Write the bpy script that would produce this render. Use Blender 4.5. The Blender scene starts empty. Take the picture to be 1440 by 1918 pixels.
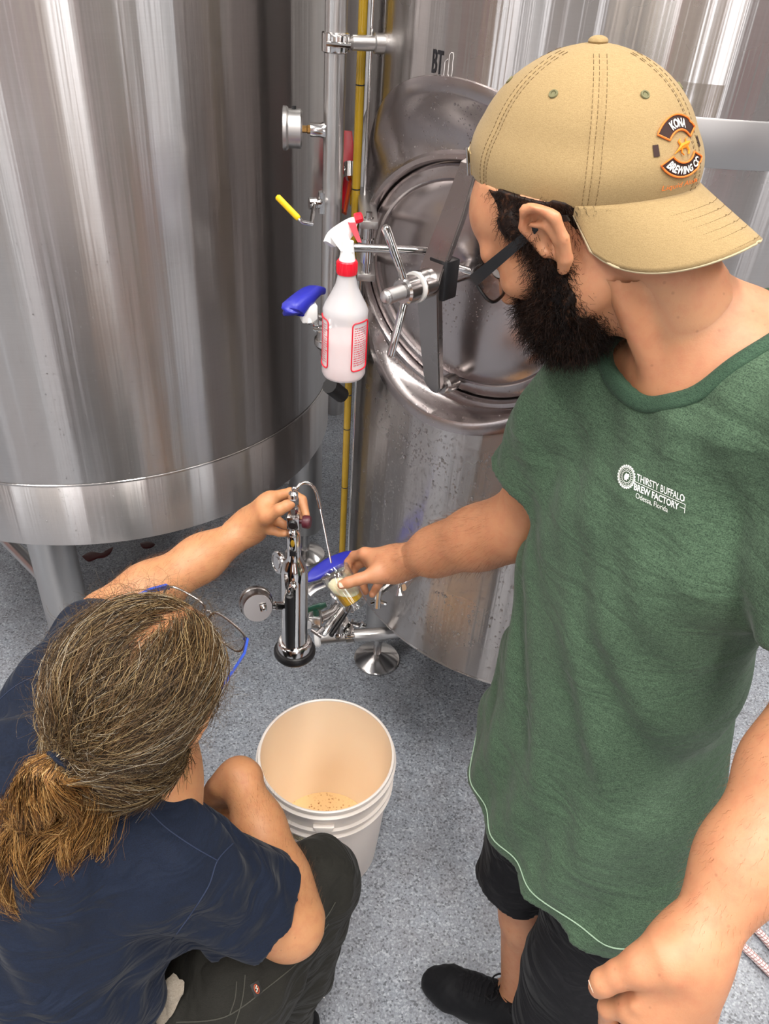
import bpy, bmesh, math, random
import numpy as np
from mathutils import Vector, Matrix, Euler
from mathutils.bvhtree import BVHTree
random.seed(7); RNG = np.random.default_rng(7)
SC = bpy.context.scene; COL = SC.collection
PI = math.pi

# ---------------------------------------------------------------- camera
CAM_H = 1.861; PITCH = 0.6365; ROLL = 0.0765; FPX = 1488.2
_f = Vector((0, math.cos(PITCH), -math.sin(PITCH))); _u = Vector((0, math.sin(PITCH), math.cos(PITCH))); _r = Vector((1, 0, 0))
CR_ = _r*math.cos(ROLL)+_u*math.sin(ROLL); CU_ = -_r*math.sin(ROLL)+_u*math.cos(ROLL)
cam = bpy.data.objects.new('camera', bpy.data.cameras.new('camera')); COL.objects.link(cam)
cam.data.sensor_fit = 'VERTICAL'; cam.data.sensor_height = 36.0; cam.data.sensor_width = 36.0*1440/1918
cam.data.lens = FPX/1918*36.0; cam.data.clip_start = 0.02
_m = Matrix((CR_, CU_, -_f)).transposed().to_4x4(); _m.translation = Vector((0, 0, CAM_H)); cam.matrix_world = _m
SC.camera = cam

def ray(px, py): return _f + CR_*((px-720)/FPX) - CU_*((py-959)/FPX)
def at(px, py, d): return Vector((0, 0, CAM_H)) + ray(px, py)*d
def atz(px, py, z):
    r = ray(px, py); return Vector((0, 0, CAM_H)) + r*((z-CAM_H)/r.z)

# ---------------------------------------------------------------- world, exposure, lamps
w = bpy.data.worlds.new('world'); SC.world = w; w.use_nodes = True
w.node_tree.nodes['Background'].inputs[0].default_value = (0.9, 0.92, 1.0, 1); w.node_tree.nodes['Background'].inputs[1].default_value = 0.15
SC.view_settings.view_transform = 'Standard'; SC.view_settings.look = 'None'; SC.view_settings.gamma = 1.0
SC.view_settings.use_curve_mapping = False; SC.view_settings.exposure = 0.0
SC.cycles.use_denoising = True; SC.cycles.max_bounces = 8; SC.cycles.transparent_max_bounces = 12
SC.cycles.sample_clamp_indirect = 6.0; SC.cycles.caustics_refractive = False; SC.cycles.caustics_reflective = False
CEIL = 4.3
LAMPS = [  # x, y, length x, length y, power
    (-1.9, 0.2, .30, 2.4, 95), (0.15, -0.2, .30, 2.4, 105), (2.2, 0.2, .30, 2.4, 95),
    (-1.1, -3.2, .30, 2.4, 70), (1.6, -3.2, .30, 2.4, 70), (-0.4, 3.9, 1.6, .30, 60), (2.8, 3.6, .30, 2.0, 50), (-3.4, 3.0, .30, 2.0, 50)]
for i, (x, y, lx, ly, p) in enumerate(LAMPS):
    l = bpy.data.lights.new('ceiling_lamp_light', 'AREA'); l.shape = 'RECTANGLE'; l.size = lx; l.size_y = ly; l.energy = p; l.color = (1.0, .965, .92)
    o = bpy.data.objects.new('ceiling_lamp_light', l); o.location = (x, y, CEIL-.13); COL.objects.link(o)

# ---------------------------------------------------------------- tagging
def tag(o, label=None, cat=None, group=None, kind=None):
    if label: o['label'] = label
    if cat: o['category'] = cat
    if group: o['group'] = group
    if kind: o['kind'] = kind
    return o
def thing(name, loc, label, cat, group=None):
    o = bpy.data.objects.new(name, None); COL.objects.link(o); o.location = loc; o.empty_display_size = .05
    return tag(o, label, cat, group)
def wloc(p):
    v = Vector((0, 0, 0))
    while p is not None: v += p.location; p = p.parent
    return v
def link(name, me, parent=None, mats=None, smooth=True, angle=None, label=None):
    """me holds world coordinates; the object's origin is moved to its own place"""
    n = len(me.vertices)
    co = np.empty(n*3, dtype=np.float32); me.vertices.foreach_get('co', co); co = co.reshape(-1, 3)
    lo, hi = co.min(0), co.max(0); org = Vector(((lo[0]+hi[0])/2, (lo[1]+hi[1])/2, lo[2]))
    if parent is not None: org = Vector(((lo+hi)/2).tolist())
    co -= np.array(org, dtype=np.float32); me.vertices.foreach_set('co', co.ravel())
    for m in (mats or []):
        me.materials.append(m)
    me.polygons.foreach_set('use_smooth', [smooth]*len(me.polygons))
    if smooth and angle: me.set_sharp_from_angle(angle=angle)
    me.update()
    o = bpy.data.objects.new(name, me); COL.objects.link(o)
    if parent is not None: o.parent = parent; o.location = org - wloc(parent)
    else: o.location = org
    if label: o['label'] = label
    return o
def obj(name, bm, mat, parent=None, smooth=True, angle=.6, label=None):
    me = bpy.data.meshes.new(name); bmesh.ops.recalc_face_normals(bm, faces=bm.faces[:]) ; bm.to_mesh(me); bm.free()
    return link(name, me, parent, mat if isinstance(mat, (list, tuple)) else [mat], smooth, angle, label)
def from_np(name, V, F, mat, parent=None, smooth=True, angle=None, label=None):
    """V (n,3), F (m,k) with k = 3 or 4"""
    me = bpy.data.meshes.new(name); V = np.asarray(V, dtype=np.float32); F = np.asarray(F, dtype=np.int32)
    k = F.shape[1]; me.vertices.add(len(V)); me.vertices.foreach_set('co', V.ravel())
    me.loops.add(F.size); me.loops.foreach_set('vertex_index', F.ravel())
    me.polygons.add(len(F)); me.polygons.foreach_set('loop_start', np.arange(0, F.size, k, dtype=np.int32))
    me.update(calc_edges=True); me.validate()
    return link(name, me, parent, mat if isinstance(mat, (list, tuple)) else [mat], smooth, angle, label)

# ---------------------------------------------------------------- shapes (all in world coordinates)
def frame(o, z, x=None):
    z = Vector(z).normalized(); x = Vector(x) if x is not None else (Vector((0, 0, 1)) if abs(z.z) < .9 else Vector((1, 0, 0)))
    x = (x - z*x.dot(z)).normalized(); y = z.cross(x)
    m = Matrix((x, y, z)).transposed().to_4x4(); m.translation = Vector(o); return m
def add_loft(bm, rings, closed=True, cap0=True, cap1=True, mi=0, loop=False):
    vs = [[bm.verts.new(p) for p in r] for r in rings]; n = len(rings[0])
    ne = n if closed else n-1; m = len(vs)
    for i in range(m if loop else m-1):
        a, b = vs[i], vs[(i+1) % m]
        for j in range(ne):
            try:
                f = bm.faces.new((a[j], a[(j+1) % n], b[(j+1) % n], b[j])); f.material_index = mi
            except ValueError: pass
    if not loop:
        if cap0: f = bm.faces.new(vs[0][::-1]); f.material_index = mi
        if cap1: f = bm.faces.new(vs[-1]); f.material_index = mi
    return vs
def add_lathe(bm, prof, M, n=32, cap0=True, cap1=True, mi=0, sy=1.0, a0=0.0):
    """prof: list of (r, z) along the z axis of matrix M"""
    rings = []
    for r, z in prof:
        r = max(r, 1e-5); rings.append([M @ Vector((r*math.cos(a0+2*PI*j/n), r*sy*math.sin(a0+2*PI*j/n), z)) for j in range(n)])
    return add_loft(bm, rings, True, cap0, cap1, mi)
def spline(pts, sub=6):
    P = [Vector(p) for p in pts]; out = []
    for i in range(len(P)-1):
        a = P[max(i-1, 0)]; b = P[i]; c = P[i+1]; d = P[min(i+2, len(P)-1)]
        for k in range(sub):
            t = k/sub; out.append(.5*((2*b)+(c-a)*t+(2*a-5*b+4*c-d)*t*t+(3*b-a-3*c+d)*t**3))
    out.append(P[-1]); return out
def add_tube(bm, pts, r, n=12, cap=True, mi=0, sy=1.0, up=None, loop=False):
    P = [Vector(p) for p in pts]; m = len(P); R = r if isinstance(r, (list, tuple)) else [r]*m; rings = []
    X = None
    for i in range(m):
        if loop: d = (P[(i+1) % m]-P[i-1]).normalized()
        else: d = (P[min(i+1, m-1)]-P[max(i-1, 0)]).normalized()
        if up is not None: X = Vector(up)
        elif X is None: X = Vector((0, 0, 1)) if abs(d.z) < .9 else Vector((1, 0, 0))
        X = (X-d*X.dot(d)).normalized(); Y = d.cross(X)
        rings.append([P[i]+X*(R[i]*math.cos(2*PI*j/n))+Y*(R[i]*sy*math.sin(2*PI*j/n)) for j in range(n)])
    return add_loft(bm, rings, True, cap, cap, mi, loop)
def add_box(bm, M, sx, sy, sz, bev=0.0, mi=0, seg=2):
    t = bmesh.new(); bmesh.ops.create_cube(t, size=1.0)
    for v in t.verts: v.co = Vector((v.co.x*sx, v.co.y*sy, v.co.z*sz))
    if bev: bmesh.ops.bevel(t, geom=t.edges[:], offset=bev, segments=seg, affect='EDGES', profile=.5)
    mp = {}
    for v in t.verts: mp[v] = bm.verts.new(M @ v.co)
    for f in t.faces:
        g = bm.faces.new([mp[v] for v in f.verts]); g.material_index = mi
    t.free()
def add_ball(bm, c, r, n=16, m=10, M=None, mi=0, s=(1, 1, 1)):
    M = M or Matrix.Translation(Vector(c)); rings = []
    for i in range(1, m):
        a = PI*i/m; rings.append([M @ Vector((s[0]*r*math.sin(a)*math.cos(2*PI*j/n), s[1]*r*math.sin(a)*math.sin(2*PI*j/n), s[2]*r*math.cos(a))) for j in range(n)])
    add_loft(bm, rings, True, True, True, mi)
def add_prism(bm, outline, M, z0, z1, bev=0, mi=0):
    t = bmesh.new(); vs = [t.verts.new((x, y, z0)) for x, y in outline]; f = t.faces.new(vs)
    r = bmesh.ops.extrude_face_region(t, geom=[f])
    for v in r['geom']:
        if isinstance(v, bmesh.types.BMVert): v.co.z = z1
    if bev:
        es = [e for e in t.edges if abs(e.verts[0].co.z-e.verts[1].co.z) < 1e-7]
        bmesh.ops.bevel(t, geom=es, offset=bev, segments=2, affect='EDGES', profile=.5)
    mp = {v: bm.verts.new(M @ v.co) for v in t.verts}
    for f in t.faces:
        g = bm.faces.new([mp[v] for v in f.verts]); g.material_index = mi
    t.free()
def NB(): return bmesh.new()
def tube_obj(name, pts, r, mat, parent=None, n=12, label=None, **k):
    bm = NB(); add_tube(bm, pts, r, n, **k); return obj(name, bm, mat, parent, label=label)
def lathe_obj(name, prof, M, mat, parent=None, n=32, label=None, **k):
    bm = NB(); add_lathe(bm, prof, M, n, **k); return obj(name, bm, mat, parent, label=label)
def T(v): return Matrix.Translation(Vector(v))

# ---------------------------------------------------------------- materials
class MB:
    def __init__(s, name):
        s.m = bpy.data.materials.new(name); s.m.use_nodes = True; s.t = s.m.node_tree; s.N = s.t.nodes; s.L = s.t.links
        s.b = s.N['Principled BSDF']
    def n(s, typ, ins=None, **kw):
        x = s.N.new(typ)
        for k, v in kw.items(): setattr(x, k, v)
        for k, v in (ins or {}).items():
            if hasattr(v, 'is_output'): s.L.new(v, x.inputs[k])
            else: x.inputs[k].default_value = v
        return x
    def set(s, **kw):
        for k, v in kw.items():
            k = k.replace('_', ' ')
            if hasattr(v, 'is_output'): s.L.new(v, s.b.inputs[k])
            else: s.b.inputs[k].default_value = v if not isinstance(v, tuple) or len(v) == 4 or k == 'Subsurface Radius' else (*v, 1)
        return s
    def coord(s, kind='Object', scale=None):
        c = s.n('ShaderNodeTexCoord').outputs[kind]
        if scale is not None: c = s.n('ShaderNodeMapping', {0: c, 3: scale}).outputs[0]
        return c
    def noise(s, vec, scale, detail=4, rough=.55, out='Fac', **k):
        return s.n('ShaderNodeTexNoise', {'Vector': vec, 'Scale': scale, 'Detail': detail, 'Roughness': rough}, **k).outputs[out]
    def ramp(s, fac, stops, interp='LINEAR'):
        r = s.n('ShaderNodeValToRGB', {0: fac}); e = r.color_ramp.elements; r.color_ramp.interpolation = interp
        while len(e) < len(stops): e.new(.5)
        for i, (p, c) in enumerate(stops):
            e[i].position = p; e[i].color = (*c, 1) if isinstance(c, (tuple, list)) else (c, c, c, 1)
        return r.outputs[0]
    def mix(s, fac, a, b, blend='MIX'):
        x = s.n('ShaderNodeMix', {0: fac}, data_type='RGBA', blend_type=blend)
        for i, v in ((6, a), (7, b)):
            if hasattr(v, 'is_output'): s.L.new(v, x.inputs[i])
            else: x.inputs[i].default_value = (*v, 1)
        return x.outputs[2]
    def math(s, op, a, b=0.0, c=0.0):
        return s.n('ShaderNodeMath', {0: a, 1: b, 2: c}, operation=op).outputs[0]
    def bump(s, h, strength=.3, dist=.01, normal=None):
        x = s.n('ShaderNodeBump', {'Height': h, 'Strength': strength, 'Distance': dist})
        if normal is not None: s.L.new(normal, x.inputs['Normal'])
        s.L.new(x.outputs[0], s.b.inputs['Normal']); return x.outputs[0]
def hexc(h):
    h = h.lstrip('#'); v = [int(h[i:i+2], 16)/255 for i in (0, 2, 4)]
    return tuple((c/12.92 if c <= .04045 else ((c+.055)/1.055)**2.4) for c in v)
def plain(name, col, rough=.5, metal=0.0, bump=None, **kw):
    m = MB(name); col = hexc(col) if isinstance(col, str) else col
    c = m.coord(); f = m.noise(c, kw.pop('nscale', 40), 3)
    a = tuple(min(1, x*1.08) for x in col); b = tuple(x*.9 for x in col)
    m.set(Base_Color=m.mix(f, b, a), Roughness=rough, Metallic=metal, **kw)
    if bump: m.bump(m.noise(c, bump[0], 3), bump[1], .001)
    return m.m
def steel(name, col=(.62, .6, .59), rough=.2, var=.06):
    m = MB(name); c = m.coord(); f = m.noise(c, 9, 5); g = m.noise(c, 160, 2)
    m.set(Base_Color=m.mix(f, tuple(x*.88 for x in col), col), Metallic=1.0, Roughness=m.math('ADD', m.math('MULTIPLY', f, var), rough-var/2))
    m.bump(g, .04, .0006); return m.m
def tank_steel(name, base=(.60, .585, .58), rough=.36, wave=.5, aniso=.88):
    m = MB(name); c = m.coord()
    sx = m.n('ShaderNodeSeparateXYZ', {0: c})
    ang = m.math('ARCTAN2', sx.outputs[1], sx.outputs[0])
    z = sx.outputs[2]
    v = m.n('ShaderNodeCombineXYZ', {0: m.math('MULTIPLY', ang, 1.0), 1: m.math('MULTIPLY', z, .03), 2: 0.0}).outputs[0]
    w1 = m.noise(v, 4.2, 2, .5); w2 = m.noise(v, 22, 3, .6)
    h = m.math('ADD', w1, m.math('MULTIPLY', w2, .07))
    # fine brushing runs around the shell
    v2 = m.n('ShaderNodeCombineXYZ', {0: m.math('MULTIPLY', ang, 4.0), 1: m.math('MULTIPLY', z, 260.0), 2: 0.0}).outputs[0]
    br = m.noise(v2, 1.0, 3, .6)
    v3 = m.n('ShaderNodeCombineXYZ', {0: m.math('MULTIPLY', ang, 1.0), 1: m.math('MULTIPLY', z, .12), 2: 3.0}).outputs[0]
    tint = m.noise(v3, 9, 4, .6)
    blot = m.noise(c, 3.2, 4, .6)
    col = m.mix(m.math('MULTIPLY', br, .25), base, tuple(x*.55 for x in base))
    col = m.mix(m.ramp(tint, [(.35, 0.0), (.7, .35)]), col, (base[0]*.93, base[1]*.80, base[2]*.75))
    rg = m.math('ADD', rough-.05, m.math('MULTIPLY', blot, .10))
    m.set(Base_Color=col, Metallic=1.0, Roughness=rg, Anisotropic=aniso, Anisotropic_Rotation=.25)
    tg = m.n('ShaderNodeTangent', direction_type='RADIAL', axis='Z'); m.L.new(tg.outputs[0], m.b.inputs['Tangent'])
    b1 = m.bump(h, wave, .02)
    m.bump(br, .03, .0008, b1)
    return m.m
M = {}
M['tank'] = tank_steel('brushed_tank_steel', (.52, .505, .50), .30, .6)
M['tank_r'] = tank_steel('brushed_tank_steel_polished', (.54, .52, .51), .28, .6)
M['tank_skirt'] = tank_steel('brushed_skirt_steel', (.56, .545, .54), .33, .6)
M['steel'] = steel('polished_steel', (.66, .64, .63), .16)
M['satin'] = steel('satin_steel', (.58, .565, .555), .32, .12)
M['dark_steel'] = steel('dark_worn_steel', (.36, .335, .325), .28, .1)
M['band'] = steel('brushed_band', (.50, .485, .48), .42, .1)
M['chrome'] = steel('chrome', (.72, .71, .70), .09, .04)
M['brass'] = steel('brass', (.62, .36, .12), .3)
def door_mat():
    m = MB('wet_door_steel'); c = m.coord(); f = m.noise(c, 7, 5, .6); g = m.noise(c, 55, 4, .7)
    m.set(Base_Color=m.mix(f, (.36, .315, .31), (.54, .495, .49)), Metallic=1.0, Roughness=m.math('ADD', .17, m.math('MULTIPLY', f, .16)))
    vo = m.n('ShaderNodeTexVoronoi', {'Vector': c, 'Scale': 120.0, 'Randomness': 1.0}, feature='F1').outputs['Distance']
    d = m.ramp(vo, [(.0, 1.0), (.22, 0.0)]); msk = m.ramp(m.noise(c, 9, 3), [(.45, 0), (.62, 1)])
    m.bump(m.math('ADD', m.math('MULTIPLY', d, msk), m.math('MULTIPLY', g, .25)), .5, .0012); return m.m
M['door'] = door_mat()
def floor_mat():
    m = MB('flake_epoxy_floor'); c = m.coord()
    big = m.noise(c, 1.6, 4, .6); med = m.noise(c, 14, 4, .6); fine = m.noise(c, 190, 3, .7)
    vo = m.n('ShaderNodeTexVoronoi', {'Vector': c, 'Scale': 230.0}, feature='F1')
    rnd = m.n('ShaderNodeSeparateColor', {0: vo.outputs['Color']}).outputs[0]
    base = m.ramp(fine, [(.28, (.15, .165, .19)), (.5, (.28, .305, .345)), (.72, (.43, .46, .505))])
    base = m.mix(m.ramp(rnd, [(.86, 0), (.92, .55)]), base, (.58, .61, .66))
    base = m.mix(m.ramp(rnd, [(.10, .65), (.14, 0)]), base, (.05, .055, .065))
    base = m.mix(m.ramp(m.math('MULTIPLY', big, med), [(.15, 0.0), (.34, .28)]), base, (.12, .095, .09))
    m.set(Base_Color=base, Roughness=m.math('ADD', .28, m.math('MULTIPLY', med, .25)), Coat_Weight=.25, Coat_Roughness=.15)
    m.bump(fine, .25, .0015); return m.m
M['floor'] = floor_mat()
def wall_mat(name, col, rough=.7):
    m = MB(name); c = m.coord(); f = m.noise(c, 1.5, 4); g = m.noise(c, 30, 3)
    m.set(Base_Color=m.mix(f, tuple(x*.9 for x in col), col), Roughness=rough); m.bump(g, .1, .002); return m.m
M['white_wall'] = wall_mat('white_painted_wall', (.40, .37, .35))
M['ceiling'] = wall_mat('ceiling_paint', (.52, .51, .50))
M['tan_strip'] = wall_mat('added_tan_strip', (.36, .25, .17))  # this and the next three colour the unseen strips added for reflections
M['brown'] = wall_mat('added_brown_strip', (.10, .055, .04))
M['red_strip'] = wall_mat('added_red_strip', (.30, .06, .045))
M['char'] = wall_mat('added_charcoal_strip', (.045, .045, .055))
def emit(name, col, s):
    m = MB(name); m.set(Base_Color=(.8, .8, .8), Emission_Color=col, Emission_Strength=s); return m.m
M['pane_glow'] = emit('added_pane_glow', (.93, .96, 1.0), 4.5)  # glow of unseen panes added for the tanks to reflect
M['lamp'] = emit('lamp_diffuser', (1, .97, .93), 6.0)
M['white_plastic'] = plain('white_plastic', '#f2f0ee', .35)
M['red_plastic'] = plain('red_plastic', '#e0182f', .35)
M['blue_plastic'] = plain('blue_plastic', '#2b2fa8', .38)
M['yellow_plastic'] = plain('yellow_plastic', '#f2c614', .4)
M['black_rubber'] = plain('black_rubber', '#121113', .42)
M['black_plastic'] = plain('black_plastic', '#161618', .35)
M['green_plastic'] = plain('dark_green_plastic', '#0c3a2b', .35)
M['white_rubber'] = plain('white_rubber', '#e8e4e0', .5)
def glass(name, col=(1, 1, 1), rough=.02, ior=1.45, trans=1.0, thin=False):
    m = MB(name); c = m.coord(); f = m.noise(c, 30, 2)
    m.set(Base_Color=m.mix(f, tuple(x*.98 for x in col), col), Roughness=rough, Transmission_Weight=trans, IOR=ior); return m.m
M['glass'] = glass('clear_glass')

def thin_glass(name, body=.09, rough=.02, tint=(.97, .98, .98)):
    """thin clear wall: passes light straight, reflects at grazing angles"""
    m = MB(name); c = m.coord(); fr = m.math('MULTIPLY', m.math('POWER', m.n('ShaderNodeLayerWeight', {0: .5}).outputs['Facing'], 2.5), .8); f = m.noise(c, 60, 2)
    tr = m.n('ShaderNodeBsdfTransparent', {0: (*tint, 1)}); gl = m.n('ShaderNodeBsdfGlossy', {0: (1, 1, 1, 1), 1: m.math('ADD', rough, m.math('MULTIPLY', f, .02))})
    mx = m.n('ShaderNodeMixShader', {0: m.math('ADD', fr, body), 1: tr.outputs[0], 2: gl.outputs[0]}); out = m.N['Material Output']
    m.N.remove(m.b); m.L.new(mx.outputs[0], out.inputs[0]); return m.m
M['thin_glass'] = thin_glass('thin_clear_glass')

M['lens'] = thin_glass('spectacle_lens', .03)
M['cup_glass'] = thin_glass('ribbed_tumbler_glass', .12, .03, (.95, .965, .965))
M['pale_wall'] = wall_mat('pale_far_wall', (.62, .60, .58))
M['neon'] = emit('violet_neon', (.55, .12, 1.0), 2.0)
# ================================================================ the room
def struct(o): o['kind'] = 'structure'; return o
def boxs(name, x0, x1, y0, y1, z0, z1, mat, parent=None, bev=0.0):
    bm = NB(); add_box(bm, T(((x0+x1)/2, (y0+y1)/2, (z0+z1)/2)), x1-x0, y1-y0, z1-z0, bev); return obj(name, bm, mat, parent, smooth=False)
struct(boxs('floor', -5, 5.5, -5, 6, -.12, 0, M['floor']))
struct(boxs('ceiling', -5, 5.5, -5, 6, CEIL, CEIL+.1, M['ceiling']))
struct(boxs('wall_left', -5.1, -5, -5, 6, 0, CEIL, M['white_wall']))
struct(boxs('wall_right', 5.5, 5.6, -5, 6, 0, CEIL, M['white_wall']))
struct(boxs('wall_back', -5, 5.5, -5.1, -5, 0, CEIL, M['white_wall']))
struct(boxs('wall_front', -5, 5.5, 6, 6.1, 0, CEIL, M['pale_wall']))
k = 0  # unseen coloured strips, added to give the steel dark and tinted streaks
for (x0, x1, mt, z1) in [(-4.9, -4.1, 'tan_strip', 4.2), (-3.1, -2.75, 'brown', 4.2), (-2.2, -1.5, 'tan_strip', 3.6), (-1.2, -.9, 'char', 4.2), (-.15, .25, 'red_strip', 3.4), (.6, 1.5, 'tan_strip', 4.0),
                     (2.6, 2.95, 'brown', 4.2), (3.3, 4.1, 'red_strip', 3.6), (4.5, 4.9, 'char', 4.2)]:
    k += 1; struct(boxs('added_strip_%d' % k, x0, x1, -4.995, -4.86, 0, z1, M[mt]))
for (y0, y1, mt) in [(-4.2, -3.4, 'brown'), (-2.2, -1.8, 'char'), (-.9, .5, 'tan_strip'), (1.6, 2.3, 'red_strip')]:  # same added strips along both side walls
    k += 1; struct(boxs('added_strip_%d' % k, -4.995, -4.86, y0, y1, 0, 4.0, M[mt]))
    k += 1; struct(boxs('added_strip_%d' % k, 5.36, 5.495, y0+.5, y1+.3, 0, 4.0, M[mt]))
for i, (x0, x1) in enumerate([(-.75, -.45), (1.75, 2.35), (-3.9, -3.4)]):  # glowing panes out of view, added for bright streaks in the tank steel
    wn = struct(boxs('window_%d' % (i+1), x0-.05, x1+.05, -4.99, -4.95, .45, 3.65, M['white_plastic']))
    boxs('glow_pane', x0, x1, -4.949, -4.94, .5, 3.6, M['pane_glow'], wn)
for i, (y0, y1) in enumerate([(-3.1, -2.7), (-1.5, -1.2)]):  # more added glowing panes on the side walls
    wn = struct(boxs('window_%d' % (i+4), -4.99, -4.95, y0-.05, y1+.05, .45, 3.65, M['white_plastic']))
    boxs('glow_pane', -4.949, -4.94, y0, y1, .5, 3.6, M['pane_glow'], wn)
    wn = struct(boxs('window_%d' % (i+6), 5.45, 5.49, y0-.05, y1+.05, .45, 3.65, M['white_plastic']))
    boxs('glow_pane', 5.44, 5.449, y0, y1, .5, 3.6, M['pane_glow'], wn)
for (x, y, lx, ly, p) in LAMPS:
    side = 'left' if x < -.5 else ('right' if x > 1 else 'middle'); dep = 'behind the tanks' if y > 2 else ('over the two men' if y > -1 else 'near the back wall')
    t = thing('ceiling_lamp', (x, y, CEIL-.12), 'long white ceiling lamp %s, on the %s side' % (dep, side), 'lamp')
    bm = NB(); add_box(bm, T((x, y, CEIL-.06)), lx+.06, ly+.06, .12, .01); obj('housing', bm, M['white_plastic'], t, smooth=False)
    boxs('diffuser', x-lx/2, x+lx/2, y-ly/2, y+ly/2, CEIL-.126, CEIL-.1205, M['lamp'], t)
# ================================================================ tanks
LC = Vector((-.875, 2.166, 0)); LR = .671; LZ0 = .575
RC = Vector((.437, 1.812, 0)); RR = .535; RZ0 = .414
def shell_np(c, R, z0, z1, n=160, zs=None, skip=None):
    zs = zs if zs is not None else [z0, z1]; V = []; F = []
    for z in zs:
        for j in range(n): a = 2*PI*j/n; V.append((c.x+R*math.cos(a), c.y+R*math.sin(a), z))
    for i in range(len(zs)-1):
        for j in range(n):
            k = (j+1) % n
            if skip and skip(2*PI*(j+.5)/n, (zs[i]+zs[i+1])/2): continue
            F.append((i*n+j, i*n+k, (i+1)*n+k, (i+1)*n+j))
    return V, F
def droplets(name, pts, parent, mat, label=None):
    """small standing water beads: flattened domes, a few faces each"""
    V = []; F = []
    for (p, n, r) in pts:
        m = frame(p, n); b = len(V)
        for (rr, zz) in ((1, 0), (.8, .35), (.4, .55)):
            for j in range(6): a = PI*j/3; V.append(m @ Vector((r*rr*1.1*math.cos(a), r*rr*.85*math.sin(a), r*zz)))
        for i in range(2):
            for j in range(6):
                k = (j+1) % 6; F.append((b+i*6+j, b+i*6+k, b+(i+1)*6+k, b+(i+1)*6+j))
        F.append((b+12, b+13, b+14, b+15)); F.append((b+12, b+15, b+16, b+17))
    o = from_np(name, V, F, mat, parent, label=label); o['kind'] = 'stuff'; return o
M['water'] = glass('water_bead', (1, 1, 1), .0, 1.33)
# ---- left tank
t = thing('brewing_tank', (LC.x, LC.y, 0), 'large brushed steel tank on round legs filling the left side', 'tank')
V, F = shell_np(LC, LR, LZ0, 3.3, 180, [.754, 1.2, 1.8, 2.5, 3.3]); from_np('shell', V, F, M['tank'], t)
bm = NB(); a = [LZ0+.75*.179, .752]
add_lathe(bm, [(LR-.012, LZ0), (LR+.002, LZ0), (LR+.002, .750), (LR-.002, .754)], T((LC.x, LC.y, 0)), 180, False, False); obj('skirt', bm, M['tank_skirt'], t, angle=.8)
bm = NB(); add_lathe(bm, [(LR+.001, .749), (LR+.0026, .7505), (LR+.0026, .7545), (LR+.001, .756)], T((LC.x, LC.y, 0)), 180, False, False); obj('weld_seam', bm, M['tank'], t)
bm = NB(); add_lathe(bm, [(LR-.012, LZ0), (LR-.012, .68), (LR*.7, .60), (.12, .52), (.05, .50)], T((LC.x, LC.y, 0)), 96, False, True); obj('bottom_dish', bm, M['satin'], t)
bm = NB(); add_lathe(bm, [(LR, 3.3), (LR*.9, 3.42), (LR*.5, 3.5), (.1, 3.52)], T((LC.x, LC.y, 0)), 96, False, True); obj('top_dish', bm, M['satin'], t)
def leg(t, c, r, azd, z1, lr, padr, zp=.13):
    a = math.radians(azd); x, y = c.x+r*math.cos(a), c.y+r*math.sin(a)
    L = lathe_obj('leg', [(lr*.97, zp), (lr, zp+.01), (lr, z1)], T((x, y, 0)), M['satin'], t, 32)
    bm = NB(); add_lathe(bm, [(lr*.72, zp), (lr*.72, zp-.012), (lr*.3, zp-.014), (lr*.3, .032), (lr*.42, .03), (padr*.93, .012), (padr, .008), (padr, 0.0)], T((x, y, 0)), 40); obj('foot_pad', bm, M['steel'], L, angle=.5)
    return Vector((x, y, 0))
LL = [leg(t, LC, .60, a, .64, .057, .072) for a in (5, -88, 95, 185)]
for i in range(4):
    tube_obj('brace', [LL[i]+Vector((0, 0, .33)), LL[(i+1) % 4 if i != 0 else 2]+Vector((0, 0, .33))] if i in (0, 2) else [LL[i]+Vector((0, 0, .33)), LL[3 if i == 1 else 0]+Vector((0, 0, .33))], .019, M['satin'], t)
pts = []
for i in range(420):
    a = math.radians(random.gauss(-70, 12)); z = random.uniform(.62, 1.35); R = LR+(.0024 if z < .75 else 0)
    n = Vector((math.cos(a), math.sin(a), 0)); pts.append((LC+n*R+Vector((0, 0, z)), n, random.uniform(.0009, .0024)))
droplets('water_beads', pts, t, M['water'])

# ---- right tank
t = thing('brewing_tank', (RC.x, RC.y, 0), 'steel tank with an oval manway door behind the bearded man', 'tank'); RT = t
U0 = math.radians(-134); ZL = 1.358; LA = .352/RR; LB = .314      # lip oval: half angle, half height
DA = math.radians(-131); DN = Vector((math.cos(DA), math.sin(DA), 0)); DT = Vector((-DN.y, DN.x, 0)); DS = .487
DC = RC + DN*DS + Vector((0, 0, 1.328)); DHA, DHB = .252, .206
def cylp(u, z, R=RR): return RC + Vector((R*math.cos(u), R*math.sin(u), z))
NT = 192
def lip(k, j): a = 2*PI*j/NT; return cylp(U0+LA*k*math.cos(a), ZL+LB*k*math.sin(a))
def lipn(k, j): a = 2*PI*j/NT; u = U0+LA*k*math.cos(a); return Vector((math.cos(u), math.sin(u), 0))
def oval(k, j, s=0.0): a = 2*PI*j/NT; return DC + DT*(DHA*k*math.cos(a)) + Vector((0, 0, DHB*k*math.sin(a))) + DN*s
def oval_e(d, j, s=0.0): a = 2*PI*j/NT; return DC + DT*((DHA+d)*math.cos(a)) + Vector((0, 0, (DHB+d)*math.sin(a))) + DN*s
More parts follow.
